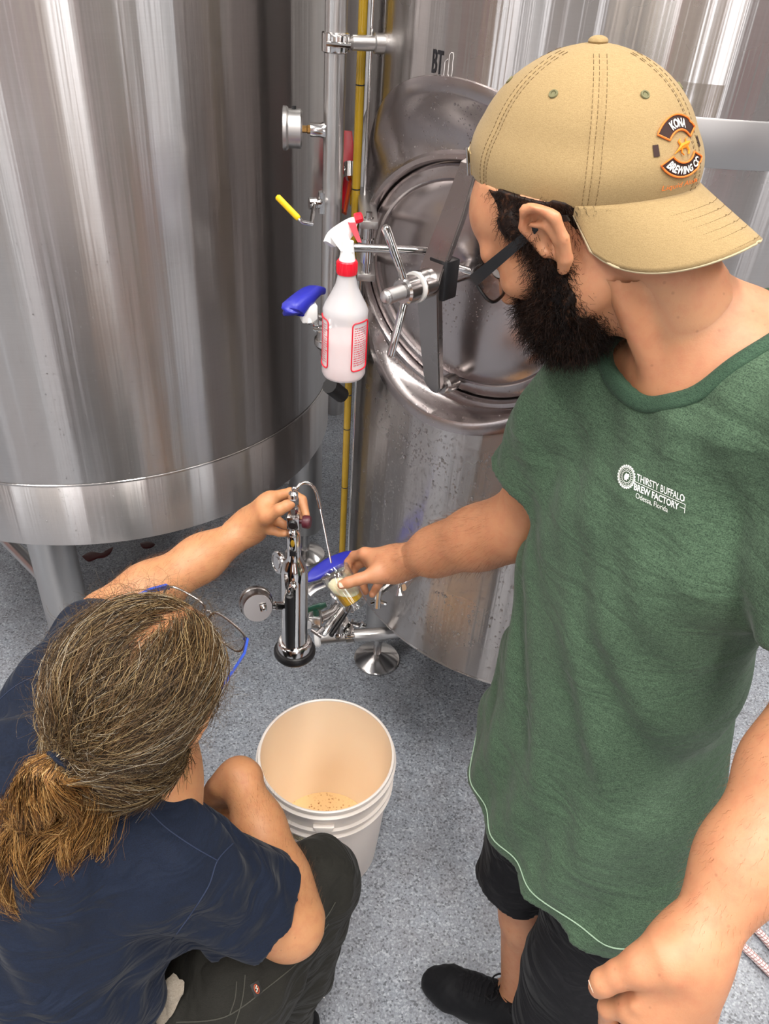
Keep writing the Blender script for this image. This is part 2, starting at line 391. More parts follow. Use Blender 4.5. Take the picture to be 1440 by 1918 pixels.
# shell with the hole: rectangle patch around the lip, then the rest of the cylinder
ua, ub, za, zb = U0-LA-.10, U0+LA+.10, ZL-LB-.035, ZL+LB+.035
def rect(j):
    a = 2*PI*j/NT; cx, sx = math.cos(a), math.sin(a); k = 1/max(abs(cx), abs(sx))
    return cylp(U0+(LA+.10)*cx*k, ZL+(LB+.035)*sx*k)
bm = NB()
def lerpc(j, f):
    a = 2*PI*j/NT; k = 1/max(abs(math.cos(a)), abs(math.sin(a)))
    u = (LA*(1-f)+(LA+.10)*k*f)*math.cos(a)+U0; z = ZL+(LB*(1-f)+(LB+.035)*k*f)*math.sin(a); return cylp(u, z)
add_loft(bm, [[lerpc(j, f) for j in range(NT)] for f in (0, .08, .3, .6, 1)], True, False, False)
NU = 120
def patch(u0, u1, z0, z1, nu, nz=2):
    add_loft(bm, [[cylp(u0+(u1-u0)*i/nu, z0+(z1-z0)*k/nz) for i in range(nu+1)] for k in range(nz+1)], False, False, False)
patch(ub, ua+2*PI, RZ0, 1.60, NU); patch(ub, ua+2*PI, 1.665, 3.2, NU)
patch(ua, ub, RZ0, za, 48); patch(ua, ub, zb, 3.2, 48); patch(ub, ua+2*PI, 1.60, 1.665, NU, 1)
sh = obj('shell', bm, M['tank_r'], t)
bm = NB(); a0, a1 = math.radians(-108), ub+2.4
add_loft(bm, [[cylp(a0+(a1-a0)*i/80, z, RR+d) for i in range(81)] for z, d in ((1.598, .0), (1.60, .0012), (1.662, .0012), (1.665, 0))], False, False, False)
obj('weld_band', bm, M['band'], t)
bm = NB(); add_lathe(bm, [(RR-.01, RZ0+.004), (RR-.008, RZ0), (RR+.0008, RZ0), (RR+.0012, RZ0+.004), (RR+.0002, RZ0+.006)], T(RC), 160, False, False); obj('rim', bm, M['tank_r'], t)
bm = NB(); add_lathe(bm, [(RR-.01, RZ0), (RR-.012, .50), (.3, .44), (.1, .36), (.04, .34)], T(RC), 96, False, True); obj('bottom_dish', bm, M['satin'], t)
bm = NB(); add_lathe(bm, [(RR, 3.2), (RR*.9, 3.3), (RR*.5, 3.37), (.1, 3.39)], T(RC), 96, False, True); obj('top_dish', bm, M['satin'], t)
# manway frame: flat lip, cone going in, groove round the door
rings = [[lip(1.0, j) for j in range(NT)], [lip(.995, j)+lipn(1, j)*.003 for j in range(NT)], [lip(.93, j)+lipn(1, j)*.0035 for j in range(NT)], [lip(.915, j)+lipn(1, j)*.001 for j in range(NT)]]
for f in (.2, .5, .8, 1.0):
    rings.append([lip(.90, j).lerp(oval_e(.026, j, .0), f)-lipn(1, j)*(.010*math.sin(PI*f)) for j in range(NT)])
rings += [[oval_e(.020, j, .008) for j in range(NT)], [oval_e(.012, j, .009) for j in range(NT)], [oval_e(.007, j, .0) for j in range(NT)], [oval_e(.006, j, -.02) for j in range(NT)], [oval_e(-.012, j, -.02) for j in range(NT)]]
bm = NB(); add_loft(bm, rings, True, False, False); fr = obj('manway_frame', bm, M['door'], t)
bm = NB()
pr = [(0.004, -.018), (.003, -.004), (-.003, .001), (-.020, .003), (-.024, .0), (-.028, .004), (-.06, .012), (-.12, .020), (-.17, .022), (-.2055, .023)]
add_loft(bm, [[oval_e(d, j, s) for j in range(NT)] for d, s in pr], True, False, True)
dr = obj('manway_door', bm, M['door'], t, label='oval wet manway door')
# yoke: flat bar bent outward in the middle
HZ = 1.360
yc = RC+DN*.0; up = Vector((0, 0, 1))
def yp(z, s, tt=0.0): return RC + DN*s + DT*tt + Vector((0, 0, z))
path = [(1.562, .518, .014), (1.552, .530, .013), (1.47, .556, .008), (HZ+.02, .590, .002), (HZ, .592, 0), (HZ-.02, .590, .0), (1.22, .566, -.0), (1.145, .548, .0), (1.128, .54, .0)]
wd = [.008, .018, .023, .025, .025, .025, .023, .020, .008]
bm = NB(); rings = []
for (z, s, tt), w_ in zip(path, wd):
    a, b = DT*w_, DN*.0075
    c = yp(z, s, tt); rings.append([c-a-b, c+a-b, c+a+b, c-a+b])
add_loft(bm, rings); bmesh.ops.bevel(bm, geom=[e for e in bm.edges if abs((e.verts[0].co-e.verts[1].co).normalized().z) > .5], offset=.0022, segments=2, affect='EDGES')
yk = obj('yoke_bar', bm, M['dark_steel'], t, angle=.4, label='dark flat steel yoke bar across the door')
for (z, s) in ((1.55, .505), (1.142, .53)):
    bm = NB(); add_lathe(bm, [(.016, -.03), (.018, -.02), (.018, .0), (.013, .004), (.013, .012)], frame(yp(z, s, .012 if z < 1.3 else .016), DN), 20); obj('yoke_pad', bm, M['dark_steel'], yk)
# hub, threaded bolt, star handle
hub = yp(HZ, .60)
bm = NB(); add_lathe(bm, [(.017, -.10), (.017, -.02), (.0255, -.019), (.0255, .024), (.022, .028)], frame(hub, DN), 28); hb = obj('hub', bm, M['steel'], t, angle=.5)
bm = NB(); add_box(bm, frame(yp(HZ+.008, .572, .012), DN, up), .070, .040, .038, .003); obj('clamp_block', bm, M['black_plastic'], t, angle=.5, label='black plastic clamp block')
bm = NB(); add_lathe(bm, [(.022, .027), (.0268, .028), (.0268, .0335), (.022, .0345)], frame(hub, DN), 32); obj('gasket_ring', bm, M['white_rubber'], t)
bm = NB(); add_lathe(bm, [(.021, .034), (.0235, .037), (.0235, .062), (.020, .066)], frame(hub, DN), 28); nt = obj('star_nut', bm, M['steel'], t, angle=.5)
bm = NB(); pr = [(.012, .060)]
for i in range(16): pr += [(.0132, .066+i*.0022), (.0116, .0671+i*.0022)]
pr += [(.0122, .102), (.011, .107), (.007, .111)]
add_lathe(bm, pr, frame(hub, DN), 20); obj('threaded_bolt', bm, M['satin'], nt, angle=.9)
for ang, ln in ((78, .105), (-98, .100)):
    a = math.radians(ang); d = (up*math.sin(a)-DT*math.cos(a)*.75+DN*.42).normalized()
    if ang == -8: d = (DT*1.0+up*.1+DN*.1).normalized()
    b = hub+DN*.050+d*.018
    bm = NB(); add_tube(bm, [b, b+d*.006, b+d*(ln-.004), b+d*ln], [.006, .0068, .0074, .004], 16); obj('handle_rod', bm, M['chrome'], nt, angle=.8)
# door arm: round bar that carries the door, bent
A1 = at(792, 470, 1.415); A0 = at(652, 462, 1.375); mid = at(845, 497, 1.42)
bm = NB(); add_tube(bm, spline([at(918, 520, 1.45), at(868, 505, 1.43), mid, at(815, 478, 1.42), A1, at(720, 466, 1.395), at(664, 464, 1.375), at(652, 464, 1.37), at(647, 472, 1.372), at(648, 484, 1.38)], 5), .0075, 14)
obj('door_arm', bm, M['steel'], t, label='bent round bar the spray bottle hangs from')
# hinge on the left of the frame
hx, hy = at(688, 465, 1.50).x, at(688, 465, 1.50).y
hz0, hz1 = at(688, 540, 1.5).z, at(688, 395, 1.5).z
bm = NB(); add_tube(bm, [(hx, hy, hz0), (hx, hy, hz1)], .0095, 16); add_tube(bm, [(hx, hy, hz1), (hx, hy, hz1+.01)], .006, 12); hg = obj('hinge_pin', bm, M['steel'], t)
for z in (hz0+.008, hz1-.010):
    bm = NB(); q = Vector((hx, hy, z)); d = (lip(.95, NT//2)-q); d.z = 0; L_ = d.length+.02; d.normalize()
    add_box(bm, frame(q+d*(L_/2-.014), (0, 0, 1), d), L_, .034, .014, .002); obj('hinge_bracket', bm, M['satin'], hg, angle=.5)
bm = NB(); q = Vector((hx, hy, at(688, 470, 1.5).z)); add_tube(bm, [q-up*.022, q+up*.022], .0125, 16); obj('hinge_sleeve', bm, M['chrome'], hg)
# legs, pads, brace
RL = [leg(t, RC, .433, a, .46, .042, .071, .12) for a in (-170, -80, 10, 100)]
for i in range(4): tube_obj('brace', [RL[i]+up*.22, RL[(i+1) % 4]+up*.22], .017, M['dark_steel'], t)
# printed tank name: BT, with the rest peeled off to a pale outline
def text_mesh(s, size=1.0, spacing=1.0, bold=0.0):
    c = bpy.data.curves.new('txt', 'FONT'); c.body = s; c.size = size; c.align_x = 'LEFT'; c.offset = bold; c.space_character = spacing; c.resolution_u = 3
    o = bpy.data.objects.new('txt', c); COL.objects.link(o); dg = bpy.context.evaluated_depsgraph_get(); me = bpy.data.meshes.new_from_object(o.evaluated_get(dg))
    V = [v.co.copy() for v in me.vertices]; F = [tuple(p.vertices) for p in me.polygons]
    bpy.data.objects.remove(o); bpy.data.curves.remove(c); bpy.data.meshes.remove(me); return V, F
def text_on(name, s, fn, mat, parent, w_, h_, x0=0, y0=0, bold=0.0, label=None, smooth=False):
    """fits the lettering to w_ x h_ at x0, y0 and maps it to the surface through fn(x, y) -> point"""
    V, F = text_mesh(s, 1.0, 1.0, bold); xs = [v.x for v in V]; ys = [v.y for v in V]; ax, bx, ay, by = min(xs), max(xs), min(ys), max(ys)
    bm = NB(); vs = [bm.verts.new(fn(x0+(v.x-ax)/(bx-ax)*w_, y0+(v.y-ay)/(by-ay)*h_)) for v in V]
    for f in F:
        try: bm.faces.new([vs[i] for i in f])
        except ValueError: pass
    if name is None: return bm
    me = bpy.data.meshes.new(name); bm.to_mesh(me); bm.free(); return link(name, me, parent, [mat], smooth, None, label)
pA = at(808, 136, 1.29); uA = math.atan2(pA.y-RC.y, pA.x-RC.x)
M['print_black'] = plain('black_print', '#17151a', .5); M['print_pale'] = plain('peeled_glue', '#d8d2cf', .4)
def tankmap(x, y): return cylp(LU+x/RR, LZT+y, RR+.0006)
_p = atz(808, 136, 0) ; d = ray(808, 136); o_ = Vector((-RC.x, -RC.y)); qa = d.x**2+d.y**2; qb = 2*(o_.x*d.x+o_.y*d.y); qc = o_.length_squared-RR*RR
tt = (-qb-math.sqrt(qb*qb-4*qa*qc))/2/qa; pA = Vector((0, 0, CAM_H))+d*tt; LU = math.atan2(pA.y-RC.y, pA.x-RC.x); LZT = pA.z
text_on('lettering', 'BT', tankmap, M['print_black'], t, .026, .034, 0, 0, .02, 'black letters BT')
def outline(x0, w_, h_):
    bm = NB(); add_tube(bm, [tankmap(x0+dx*w_, h_*dy) for dx, dy in ((0, .1), (0, .9), (.3, 1), (.8, 1), (1, .85), (.9, .6), (1, .4), (1, .12), (.8, 0), (.3, 0))], .0007, 6, loop=True); return obj('peeled_lettering', bm, M['print_pale'], t)
bm = NB(); add_tube(bm, [tankmap(.031, .0), tankmap(.031, .02), tankmap(.036, .024)], .0007, 6); obj('peeled_lettering', bm, M['print_pale'], t)
outline(.040, .009, .034)
# water on the tank
pts = []
for i in range(2700):
    z = random.uniform(.46, 1.08); c0 = math.radians(-128); a = c0+random.gauss(0, .30)
    if z > ZL-LB-.0 and abs((a-U0)/LA) < .9: continue
    n = Vector((math.cos(a), math.sin(a), 0)); pts.append((RC+n*RR+up*z, n, random.uniform(.0010, .0030)*(1 if random.random() < .9 else 1.7)))
for i in range(900):
    j = random.random()*NT; f = random.random(); a = 2*PI*j/NT
    p = lip(.90, j).lerp(oval_e(.026, j), f)-lipn(1, j)*(.010*math.sin(PI*f)); n = (DN*.8+up*(-math.sin(a)*.6)-DT*(math.cos(a)*.5)).normalized()
    pts.append((p, n, random.uniform(.0008, .0022)))
for i in range(600):
    a = random.random()*2*PI; k = math.sqrt(random.random()); d_ = DHB*k
    p = DC+DT*(DHA-.03)*k*math.cos(a)+up*(DHB-.03)*k*math.sin(a)+DN*(.004+.018*min(1, (1-k)*1.6)); pts.append((p, DN, random.uniform(.0007, .0019)))
droplets('water_beads', pts, t, M['water'])
# ================================================================ pipework beside the right tank
X, Y, Z = Vector((1, 0, 0)), Vector((0, 1, 0)), Vector((0, 0, 1))
px_, py_ = -.148, 1.60
t = thing('riser_pipe', (px_, py_, 1.16), 'upright steel pipe with clamps running between the two tanks', 'pipe')
PZ0 = 1.185
bm = NB(); add_lathe(bm, [(.0195, PZ0), (.0195, 2.9)], T((px_, py_, 0)), 28); obj('pipe', bm, M['satin'], t)
# clamp and stand-off arm at the top
cz = at(628, 82, 1.37).z; cp = Vector((px_, py_, cz))
bm = NB(); add_lathe(bm, [(.0215, -.016), (.0245, -.014), (.0245, .014), (.0215, .016)], T(cp), 24)
add_box(bm, T(cp+Vector((.004, -.027, .0))), .020, .012, .028, .003); add_box(bm, T(cp+Vector((.018, -.024, .0))), .006, .018, .026, .002)
ad = (Vector((RC.x, RC.y, 0))-Vector((px_, py_, 0))).normalized(); e = Vector((RC.x, RC.y, cz))-ad*RR
cl = obj('pipe_clamp', bm, M['steel'], t, angle=.5)
tube_obj('stand_off', [cp+ad*.022, cp+ad*.03, e-ad*.018, e-ad*.016, e+ad*.004], [.006, .0125, .0125, .0165, .0165], M['satin'], t, 20)
bm = NB(); add_tube(bm, [cp+Vector((-.012, -.033, 0)), cp+Vector((.03, -.036, 0))], .004, 8); obj('clamp_bolt', bm, M['chrome'], cl)
# gauge facing left
gz = at(602, 258, 1.42).z; g0 = Vector((px_, py_, gz)); gd = Vector((-1, -.12, .0)).normalized()
tube_obj('gauge_stub', [g0+gd*.015, g0+gd*.024, g0+gd*.043], [.016, .0125, .0125], M['steel'], t, 20)
gg = thing('pressure_gauge', g0+gd*.05, 'silver gauge seen edge-on, screwed to the upright pipe', 'gauge')
bm = NB(); add_lathe(bm, [(.0075, .043), (.0075, .048), (.0062, .05), (.0062, .058)], frame(g0, gd), 6); obj('stem', bm, M['brass'], gg, smooth=False, label='brass hexagonal stem')
bm = NB(); add_lathe(bm, [(.029, .058), (.0335, .061), (.0335, .083), (.0355, .084), (.0375, .087), (.0375, .093), (.033, .094)], frame(g0, gd), 40); gc = obj('gauge_case', bm, M['satin'], gg, angle=.5)
bm = NB(); add_lathe(bm, [(.033, .0925), (.033, .0935)], frame(g0, gd), 40); obj('dial', bm, M['white_plastic'], gg)
# pale rating label wrapped on the case
bm = NB(); mm = frame(g0, gd, Z); rr = []
for a in np.linspace(-.45, .55, 8): rr.append([mm @ Vector((.0338*math.cos(a+1.57), .0338*math.sin(a+1.57), z_)) for z_ in (.063, .081)])
add_loft(bm, rr, False, False, False); obj('rating_label', bm, M['white_plastic'], gc)
bm = NB(); mm = frame(g0, gd, Z)
for i in range(5):
    add_loft(bm, [[mm @ Vector((.0341*math.cos(a+1.57), .0341*math.sin(a+1.57), z_)) for z_ in (.065+i*.0032, .0662+i*.0032)] for a in np.linspace(-.3, .1+.08*(i % 3), 6)], False, False, False)
obj('fine_print', bm, plain('grey_print', '#777478', .5), gc)
bm = NB(); add_tube(bm, [g0+gd*.073+Z*.033, g0+gd*.073+Z*.038], .004, 10); obj('vent_plug', bm, M['black_plastic'], gc)
# yellow handled sample valve on the pipe
v0 = Vector((px_, py_, at(598, 408, 1.47).z)); vd = Vector((-1, -.35, 0)).normalized()
t2 = thing('sample_valve', v0+vd*.02, 'small valve with a yellow lever on the upright pipe', 'valve')
bm = NB(); add_tube(bm, [v0+vd*.016, v0+vd*.030, v0+vd*.032, v0+vd*.046], [.008, .008, .011, .011], 12); add_tube(bm, [v0+vd*.018-Z*.018, v0+vd*.018+Z*.022], .0095, 12); obj('valve_body', bm, M['chrome'], t2, angle=.5)
h0 = at(583, 420, 1.43); h1 = at(566, 416, 1.42); h2 = at(560, 410, 1.415); h3 = at(518, 367, 1.40)
tube_obj('lever', [v0+vd*.035, h0, h1, h2, h2.lerp(h3, .2)], [.0045, .004, .0035, .0035, .0035], M['steel'], t2, 10)
bm = NB(); add_tube(bm, [h2, h2.lerp(h3, .03), h2.lerp(h3, .1), h2.lerp(h3, .95), h3], [.004, .0054, .0058, .0058, .003], 12, sy=.75); obj('lever_grip', bm, M['yellow_plastic'], t2, label='yellow lever grip')
# butterfly valve at the foot of the pipe, blue handle
b0 = Vector((px_, py_, PZ0)); t3 = thing('butterfly_valve', b0-Z*.03, 'butterfly valve with a blue lever behind the spray bottle', 'valve')
bm = NB(); add_lathe(bm, [(.0195, .0), (.030, -.006), (.032, -.010), (.032, -.022), (.027, -.024), (.027, -.05), (.032, -.052), (.032, -.064), (.028, -.07), (.0195, -.078)], T(b0), 32); vb = obj('valve_body', bm, M['steel'], t3, angle=.5)
bm = NB(); add_lathe(bm, [(.0325, -.0105), (.035, -.013), (.035, -.020), (.0325, -.022)], T(b0), 32, False, False); add_box(bm, T(b0+Vector((-.02, -.032, -.016))), .018, .016, .014, .003); add_tube(bm, [b0+Vector((-.03, -.038, -.016)), b0+Vector((-.004, -.044, -.016))], .004, 8); obj('tri_clamp', bm, M['chrome'], t3, angle=.5)
def blue_handle(name, pts, wd, th, up_, parent, label):
    rings = []; P = spline(pts, 4); n = len(P); W = np.interp(np.linspace(0, 1, n), np.linspace(0, 1, len(wd)), wd); H = np.interp(np.linspace(0, 1, n), np.linspace(0, 1, len(th)), th)
    for i, p in enumerate(P):
        d = (P[min(i+1, n-1)]-P[max(i-1, 0)]).normalized(); u = Vector(up_); u = (u-d*u.dot(d)).normalized(); s = d.cross(u)
        rings.append([p+u*(H[i]*np.sign(math.sin(a))*abs(math.sin(a))**.6)+s*(W[i]*np.sign(math.cos(a))*abs(math.cos(a))**.6) for a in np.linspace(0, 2*PI, 16, endpoint=False)])
    bm = NB(); add_loft(bm, rings); return obj(name, bm, M['blue_plastic'], parent, angle=.8, label=label)
dd = 1.47
blue_handle('lever', [at(606, 545, 1.50), at(588, 545, 1.48), at(568, 560, 1.46), at(549, 580, 1.45), at(548, 590, 1.45)], [.006, .017, .021, .022, .012], [.006, .010, .013, .018, .014], (0, .3, 1), t3, 'blue moulded lever')
bm = NB(); add_box(bm, frame(at(578, 585, 1.47), vd, Z), .034, .026, .03, .004); add_tube(bm, [at(572, 570, 1.46), at(580, 605, 1.47)], .005, 10); obj('notch_plate', bm, M['white_plastic'], t3, angle=.5, label='white locking plate')
bm = NB(); add_tube(bm, [at(570, 588, 1.465), at(584, 596, 1.48), at(604, 602, 1.50)], [.008, .013, .012], 14); add_tube(bm, [at(590, 580, 1.475), at(592, 612, 1.475)], .006, 10); obj('stem_link', bm, M['chrome'], t3)
# elbow under the valve, turning in behind the bottle
tube_obj('elbow', spline([b0-Z*.075, b0-Z*.085, b0-Z*.10+ad*.012, b0-Z*.105+ad*.04, b0-Z*.105+ad*.072], 5), .0195, M['satin'], t, 20)
bm = NB(); add_tube(bm, [at(617, 722, 1.75), at(640, 740, 1.80)], .018, 12); obj('rubber_foot', bm, M['black_rubber'], t)
# sight glass: yellow tube in an open steel guard
sx, sy_ = -.106, 1.66
t = thing('sight_glass', (sx, sy_, .5), 'tall yellow sight tube with black level marks along the tank', 'tube')
def amber():
    m = MB('amber_tube'); c = m.coord(); f = m.noise(c, 14, 3); m.set(Base_Color=m.mix(f, hexc('#a8861c'), hexc('#cda52c')), Roughness=.2, Coat_Weight=.4, Transmission_Weight=.15); return m.m
M['amber'] = amber()
bm = NB(); add_tube(bm, [(sx, sy_, .45), (sx, sy_, 2.9)], .0085, 16); obj('tube', bm, M['amber'], t)
bm = NB()
for zz in (at(684, 168, 1.44).z, at(668, 367, 1.55).z, at(655, 560, 1.67).z, at(650, 770, 1.8).z, at(644, 962, 1.93).z, at(643, 838, 1.85).z): add_lathe(bm, [(.0088, -.0012), (.0088, .0012)], T((sx, sy_, zz)), 16)
mk = obj('level_mark', bm, M['black_plastic'], t); mk['kind'] = 'stuff'
bm = NB(); add_box(bm, T((sx+.017, sy_+.004, 1.65)), .006, .012, 2.4, .002); obj('guard_rail', bm, M['chrome'], t, label='bright steel guard rail')
bm = NB(); add_lathe(bm, [(.011, .42), (.014, .43), (.014, .47), (.010, .475)], T((sx, sy_, 0)), 16); add_tube(bm, [(sx, sy_, .44), (sx+.024, sy_+.007, .44)], .008, 10); obj('lower_fitting', bm, M['steel'], t, angle=.5)
fc_y = 3.15
# small stem valve seen between the pipe and the tube, with red levers behind
t = thing('red_hand_valve', at(652, 320, 2.0), 'red and orange lever valve behind the upright pipe', 'valve')
bm = NB(); add_tube(bm, [at(645, 320, 2.0), at(664, 318, 2.0)], .012, 14); add_tube(bm, [at(655, 306, 2.0), at(655, 334, 2.0)], .016, 14); obj('valve_body', bm, M['steel'], t)
_q = at(655, 320, 2.0); tube_obj('feed_pipe', [_q+Vector((.0, .02, 0)), Vector((_q.x, fc_y, _q.z))], .011, M['satin'], t, 14)
bm = NB(); add_prism(bm, [(0, 0), (.02, -.01), (.034, .03), (.02, .10), (-.01, .10), (-.012, .03)], frame(at(640, 325, 2.03), (0, -1, .4), X), -.01, .01, .003); obj('lever', bm, M['red_plastic'], t, angle=.5, label='red lever')
bm = NB(); add_tube(bm, [at(646, 400, 2.02), at(655, 345, 2.02), at(662, 330, 2.02)], [.009, .010, .006], 12, sy=.5); obj('lever_grip', bm, plain('orange_grip', '#f0551c', .4), t, label='orange grip')
bm = NB(); add_tube(bm, [at(640, 395, 2.06), at(648, 345, 2.06), at(655, 290, 2.06), at(648, 262, 2.06)], [.016, .020, .015, .008], 12, sy=.4); obj('red_guard', bm, M['red_plastic'], t)
bm = NB(); add_tube(bm, [at(662, 385, 2.04), at(664, 350, 2.04)], [.01, .012], 10); obj('yellow_cap', bm, M['yellow_plastic'], t)
# third tank glimpsed between the two, with its manway ring
fc = Vector((-.45, 3.75, 0)); t = thing('far_tank', fc, 'tank half hidden in the gap between the two near tanks', 'tank')
V, F = shell_np(fc, .62, .45, 3.0, 96); from_np('shell', V, F, M['tank'], t)
bm = NB(); add_lathe(bm, [(.6, .46), (.3, .38), (.05, .34)], T(fc), 64, True, True); obj('bottom_dish', bm, M['satin'], t)
bm = NB(); add_lathe(bm, [(.62, 3.0), (.5, 3.1), (.1, 3.2)], T(fc), 64, True, True); obj('top_dish', bm, M['satin'], t)
for a in (-1.2, .4, 2., 3.6): lathe_obj('leg', [(.04, 0), (.04, .5)], T(fc+Vector((.5*math.cos(a), .5*math.sin(a), 0))), M['satin'], t, 20)
md = Vector((.28, -.96, 0)).normalized(); mc = fc+md*.60+Z*2.02
bm = NB(); add_lathe(bm, [(.24, -.05), (.25, .03), (.235, .045), (.215, .03), (.20, .03), (.19, .05), (.05, .075), (.01, .076)], frame(mc, md), 64, sy=.8); obj('manway', bm, M['steel'], t, angle=.5)
# second round door further down
# ================================================================ outlet valve assembly under the right tank
D0 = 2.03
def P_(x, y, d=D0): return at(x, y, d)
t = thing('outlet_pipe', P_(640, 1190), 'low steel outlet pipe with a tee, under the right tank', 'pipe')
bm = NB(); add_tube(bm, [P_(592, 1196), P_(640, 1191), P_(700, 1188, 2.04), P_(745, 1183, 2.08), P_(800, 1178, 2.14)], .0165, 24); obj('pipe', bm, M['satin'], t)
bm = NB(); a, b = P_(592, 1196), P_(640, 1191); d = (b-a).normalized()
add_lathe(bm, [(.0165, -.004), (.022, -.002), (.022, .008), (.017, .012)], frame(a, d), 28); obj('end_ferrule', bm, M['white_plastic'], t, label='pale end cap')
bm = NB(); tp = P_(634, 1186); add_tube(bm, [tp, tp+Z*.035, tp+Z*.037, tp+Z*.045, tp+Z*.047, tp+Z*.075], [.0165, .0165, .024, .024, .017, .017], 24); add_ball(bm, tp, .021, 18, 12); obj('tee', bm, M['steel'], t, angle=.5)
bm = NB(); c = P_(655, 1187); add_lathe(bm, [(.0165, -.013), (.0255, -.010), (.0255, .010), (.0165, .013)], frame(c, d), 28); cl = obj('tri_clamp', bm, M['chrome'], t, angle=.5)
bm = NB(); add_box(bm, T(c+Vector((.004, -.016, .024))), .014, .016, .016, .003); add_tube(bm, [c+Vector((.004, -.035, .03)), c+Vector((.004, .02, .03))], .004, 8); add_box(bm, T(c+Vector((.004, -.038, .03))), .022, .008, .010, .003); obj('wing_nut', bm, M['chrome'], cl, angle=.5)
bm = NB(); c2 = P_(652, 1168, 2.02); add_tube(bm, [c2, c2+Vector((.045, -.01, .008))], [.006, .005], 8); add_tube(bm, [c2+Vector((.03, -.01, .0)), c2+Vector((.036, -.01, .018))], .004, 8); obj('clamp_lever', bm, M['chrome'], cl)
t = thing('racking_valve', P_(630, 1060, 1.98), 'outlet butterfly valve with a long blue lever behind the beer glass', 'valve')
bm = NB(); vb_ = tp+Z*.075; add_lathe(bm, [(.017, 0), (.024, .004), (.024, .014), (.020, .016), (.020, .05), (.024, .052), (.024, .062), (.017, .066), (.017, .09)], T(vb_), 28); obj('valve_body', bm, M['steel'], t, angle=.5)
blue_handle('lever', [at(670, 1040, 1.90), at(650, 1045, 1.88), at(622, 1056, 1.85), at(592, 1075, 1.83), at(574, 1087, 1.82)], [.013, .019, .019, .017, .006], [.006, .008, .008, .008, .004], (0, -.2, 1), t, 'long blue lever')
tube_obj('lever_plate', spline([at(575, 1112, 1.84), at(590, 1100, 1.85), at(604, 1094, 1.86), at(620, 1083, 1.88), at(640, 1075, 1.9)], 4), .006, M['satin'], t, 10, label='wavy steel notch plate', sy=2.2)
# zwickel sample cock with dark green lever
t = thing('sample_cock', P_(620, 1130, 1.96), 'steel sample tap with a dark green lever behind the sampler', 'valve')
q0, q1 = at(590, 1168, 1.90), at(648, 1105, 2.0)
bm = NB(); add_tube(bm, [at(577, 1170, 1.86), at(597, 1163, 1.9), at(598, 1158, 1.9), at(622, 1148, 1.93), at(632, 1132, 1.95), at(640, 1120, 1.97)], [.010, .010, .014, .012, .010, .009], 16); obj('tap_body', bm, M['steel'], t, angle=.5)
bm = NB(); c = at(590, 1160, 1.88); add_box(bm, frame(c, (0, 0, 1)), .03, .03, .035, .004); obj('tap_block', bm, M['satin'], t, angle=.5)
bm = NB(); add_tube(bm, [at(592, 1152, 1.87), at(590, 1140, 1.86)], .008, 10); add_tube(bm, spline([at(574, 1148, 1.86), at(585, 1140, 1.86), at(600, 1136, 1.86), at(611, 1132, 1.86)], 4), [.006]*3+[.011]*4+[.012]*3+[.009]*3, 14, sy=.55); obj('lever', bm, M['green_plastic'], t, angle=.6, label='dark green lever')
bm = NB(); add_tube(bm, [at(606, 1190, 1.88), at(612, 1178, 1.89), at(630, 1155, 1.92), at(650, 1130, 1.96), at(664, 1108, 1.98)], [.005, .010, .0095, .010, .009], 14); obj('thread_stem', bm, M['chrome'], t)
bm = NB(); add_tube(bm, [at(583, 1180, 1.87), at(602, 1193, 1.87)], .0045, 10); add_tube(bm, [at(593, 1187, 1.87), at(605, 1176, 1.88)], .0055, 10); obj('tee_handle', bm, M['dark_steel'], t)
bm = NB(); add_tube(bm, [at(620, 1190, 1.9), at(640, 1160, 1.94), at(655, 1135, 1.96)], [.006, .006, .006], 10); obj('link_rod', bm, M['black_plastic'], t)
# little wing nut fitting on the tank, right of the glass
t = thing('drain_fitting', P_(745, 1105, 1.86), 'small bright fitting with wing clamp on the tank under the wrist', 'fitting')
c = at(752, 1098, 1.83); bm = NB(); add_tube(bm, [c, c+Vector((.045, .09, 0))], .013, 16); obj('stub', bm, M['steel'], t)
bm = NB(); add_tube(bm, [c+Z*.028-X*.022, c+Z*.012, c+Z*.028+X*.022], [.004, .006, .004], 8); add_tube(bm, [at(748, 1093, 1.8), at(748, 1104, 1.8), at(749, 1115, 1.8)], [.005, .006, .011], 12); obj('wing_clamp', bm, M['chrome'], t)
c = at(708, 1118, 1.84); t = thing('clamp_nut', c, 'bright wing clamp hanging at the tank rim behind the fingers', 'clamp')
bm = NB(); add_tube(bm, [c+Z*.025, c, c-Z*.03], [.010, .008, .009], 12); add_tube(bm, [c-Z*.02-X*.015, c-Z*.012, c-Z*.02+X*.02], [.005, .006, .005], 8); add_tube(bm, [c+Z*.01, c+Vector((.07, .09, .015))], .009, 10); obj('clamp_body', bm, M['chrome'], t)
# ================================================================ spray bottle hanging from the door arm
bx = at(645, 640, 1.37); bx = Vector((bx.x, bx.y, 0)); zb = at(645, 716, 1.385).z; zs = at(632, 487, 1.34).z
t = thing('spray_bottle', (bx.x, bx.y, zb), 'spray bottle of pale liquid hung on the door arm', 'bottle')
Hh = zs-zb; R_ = .0385
def milky(name, col, tr, ss=.0):
    m = MB(name); c = m.coord(); f = m.noise(c, 20, 2); m.set(Base_Color=m.mix(f, tuple(x*.97 for x in col), col), Roughness=.28, Transmission_Weight=tr, IOR=1.2, Subsurface_Weight=ss, Subsurface_Scale=.02, Subsurface_Radius=(1, .9, .85)); return m.m
M['milky'] = milky('milky_plastic', (.86, .84, .86), .0, .0); M['milky'].node_tree.nodes['Principled BSDF'].inputs['Alpha'].default_value = .50; M['liquid'] = milky('pinkish_liquid', (.90, .66, .64), .0, .4)
MM = T((bx.x, bx.y, zb))
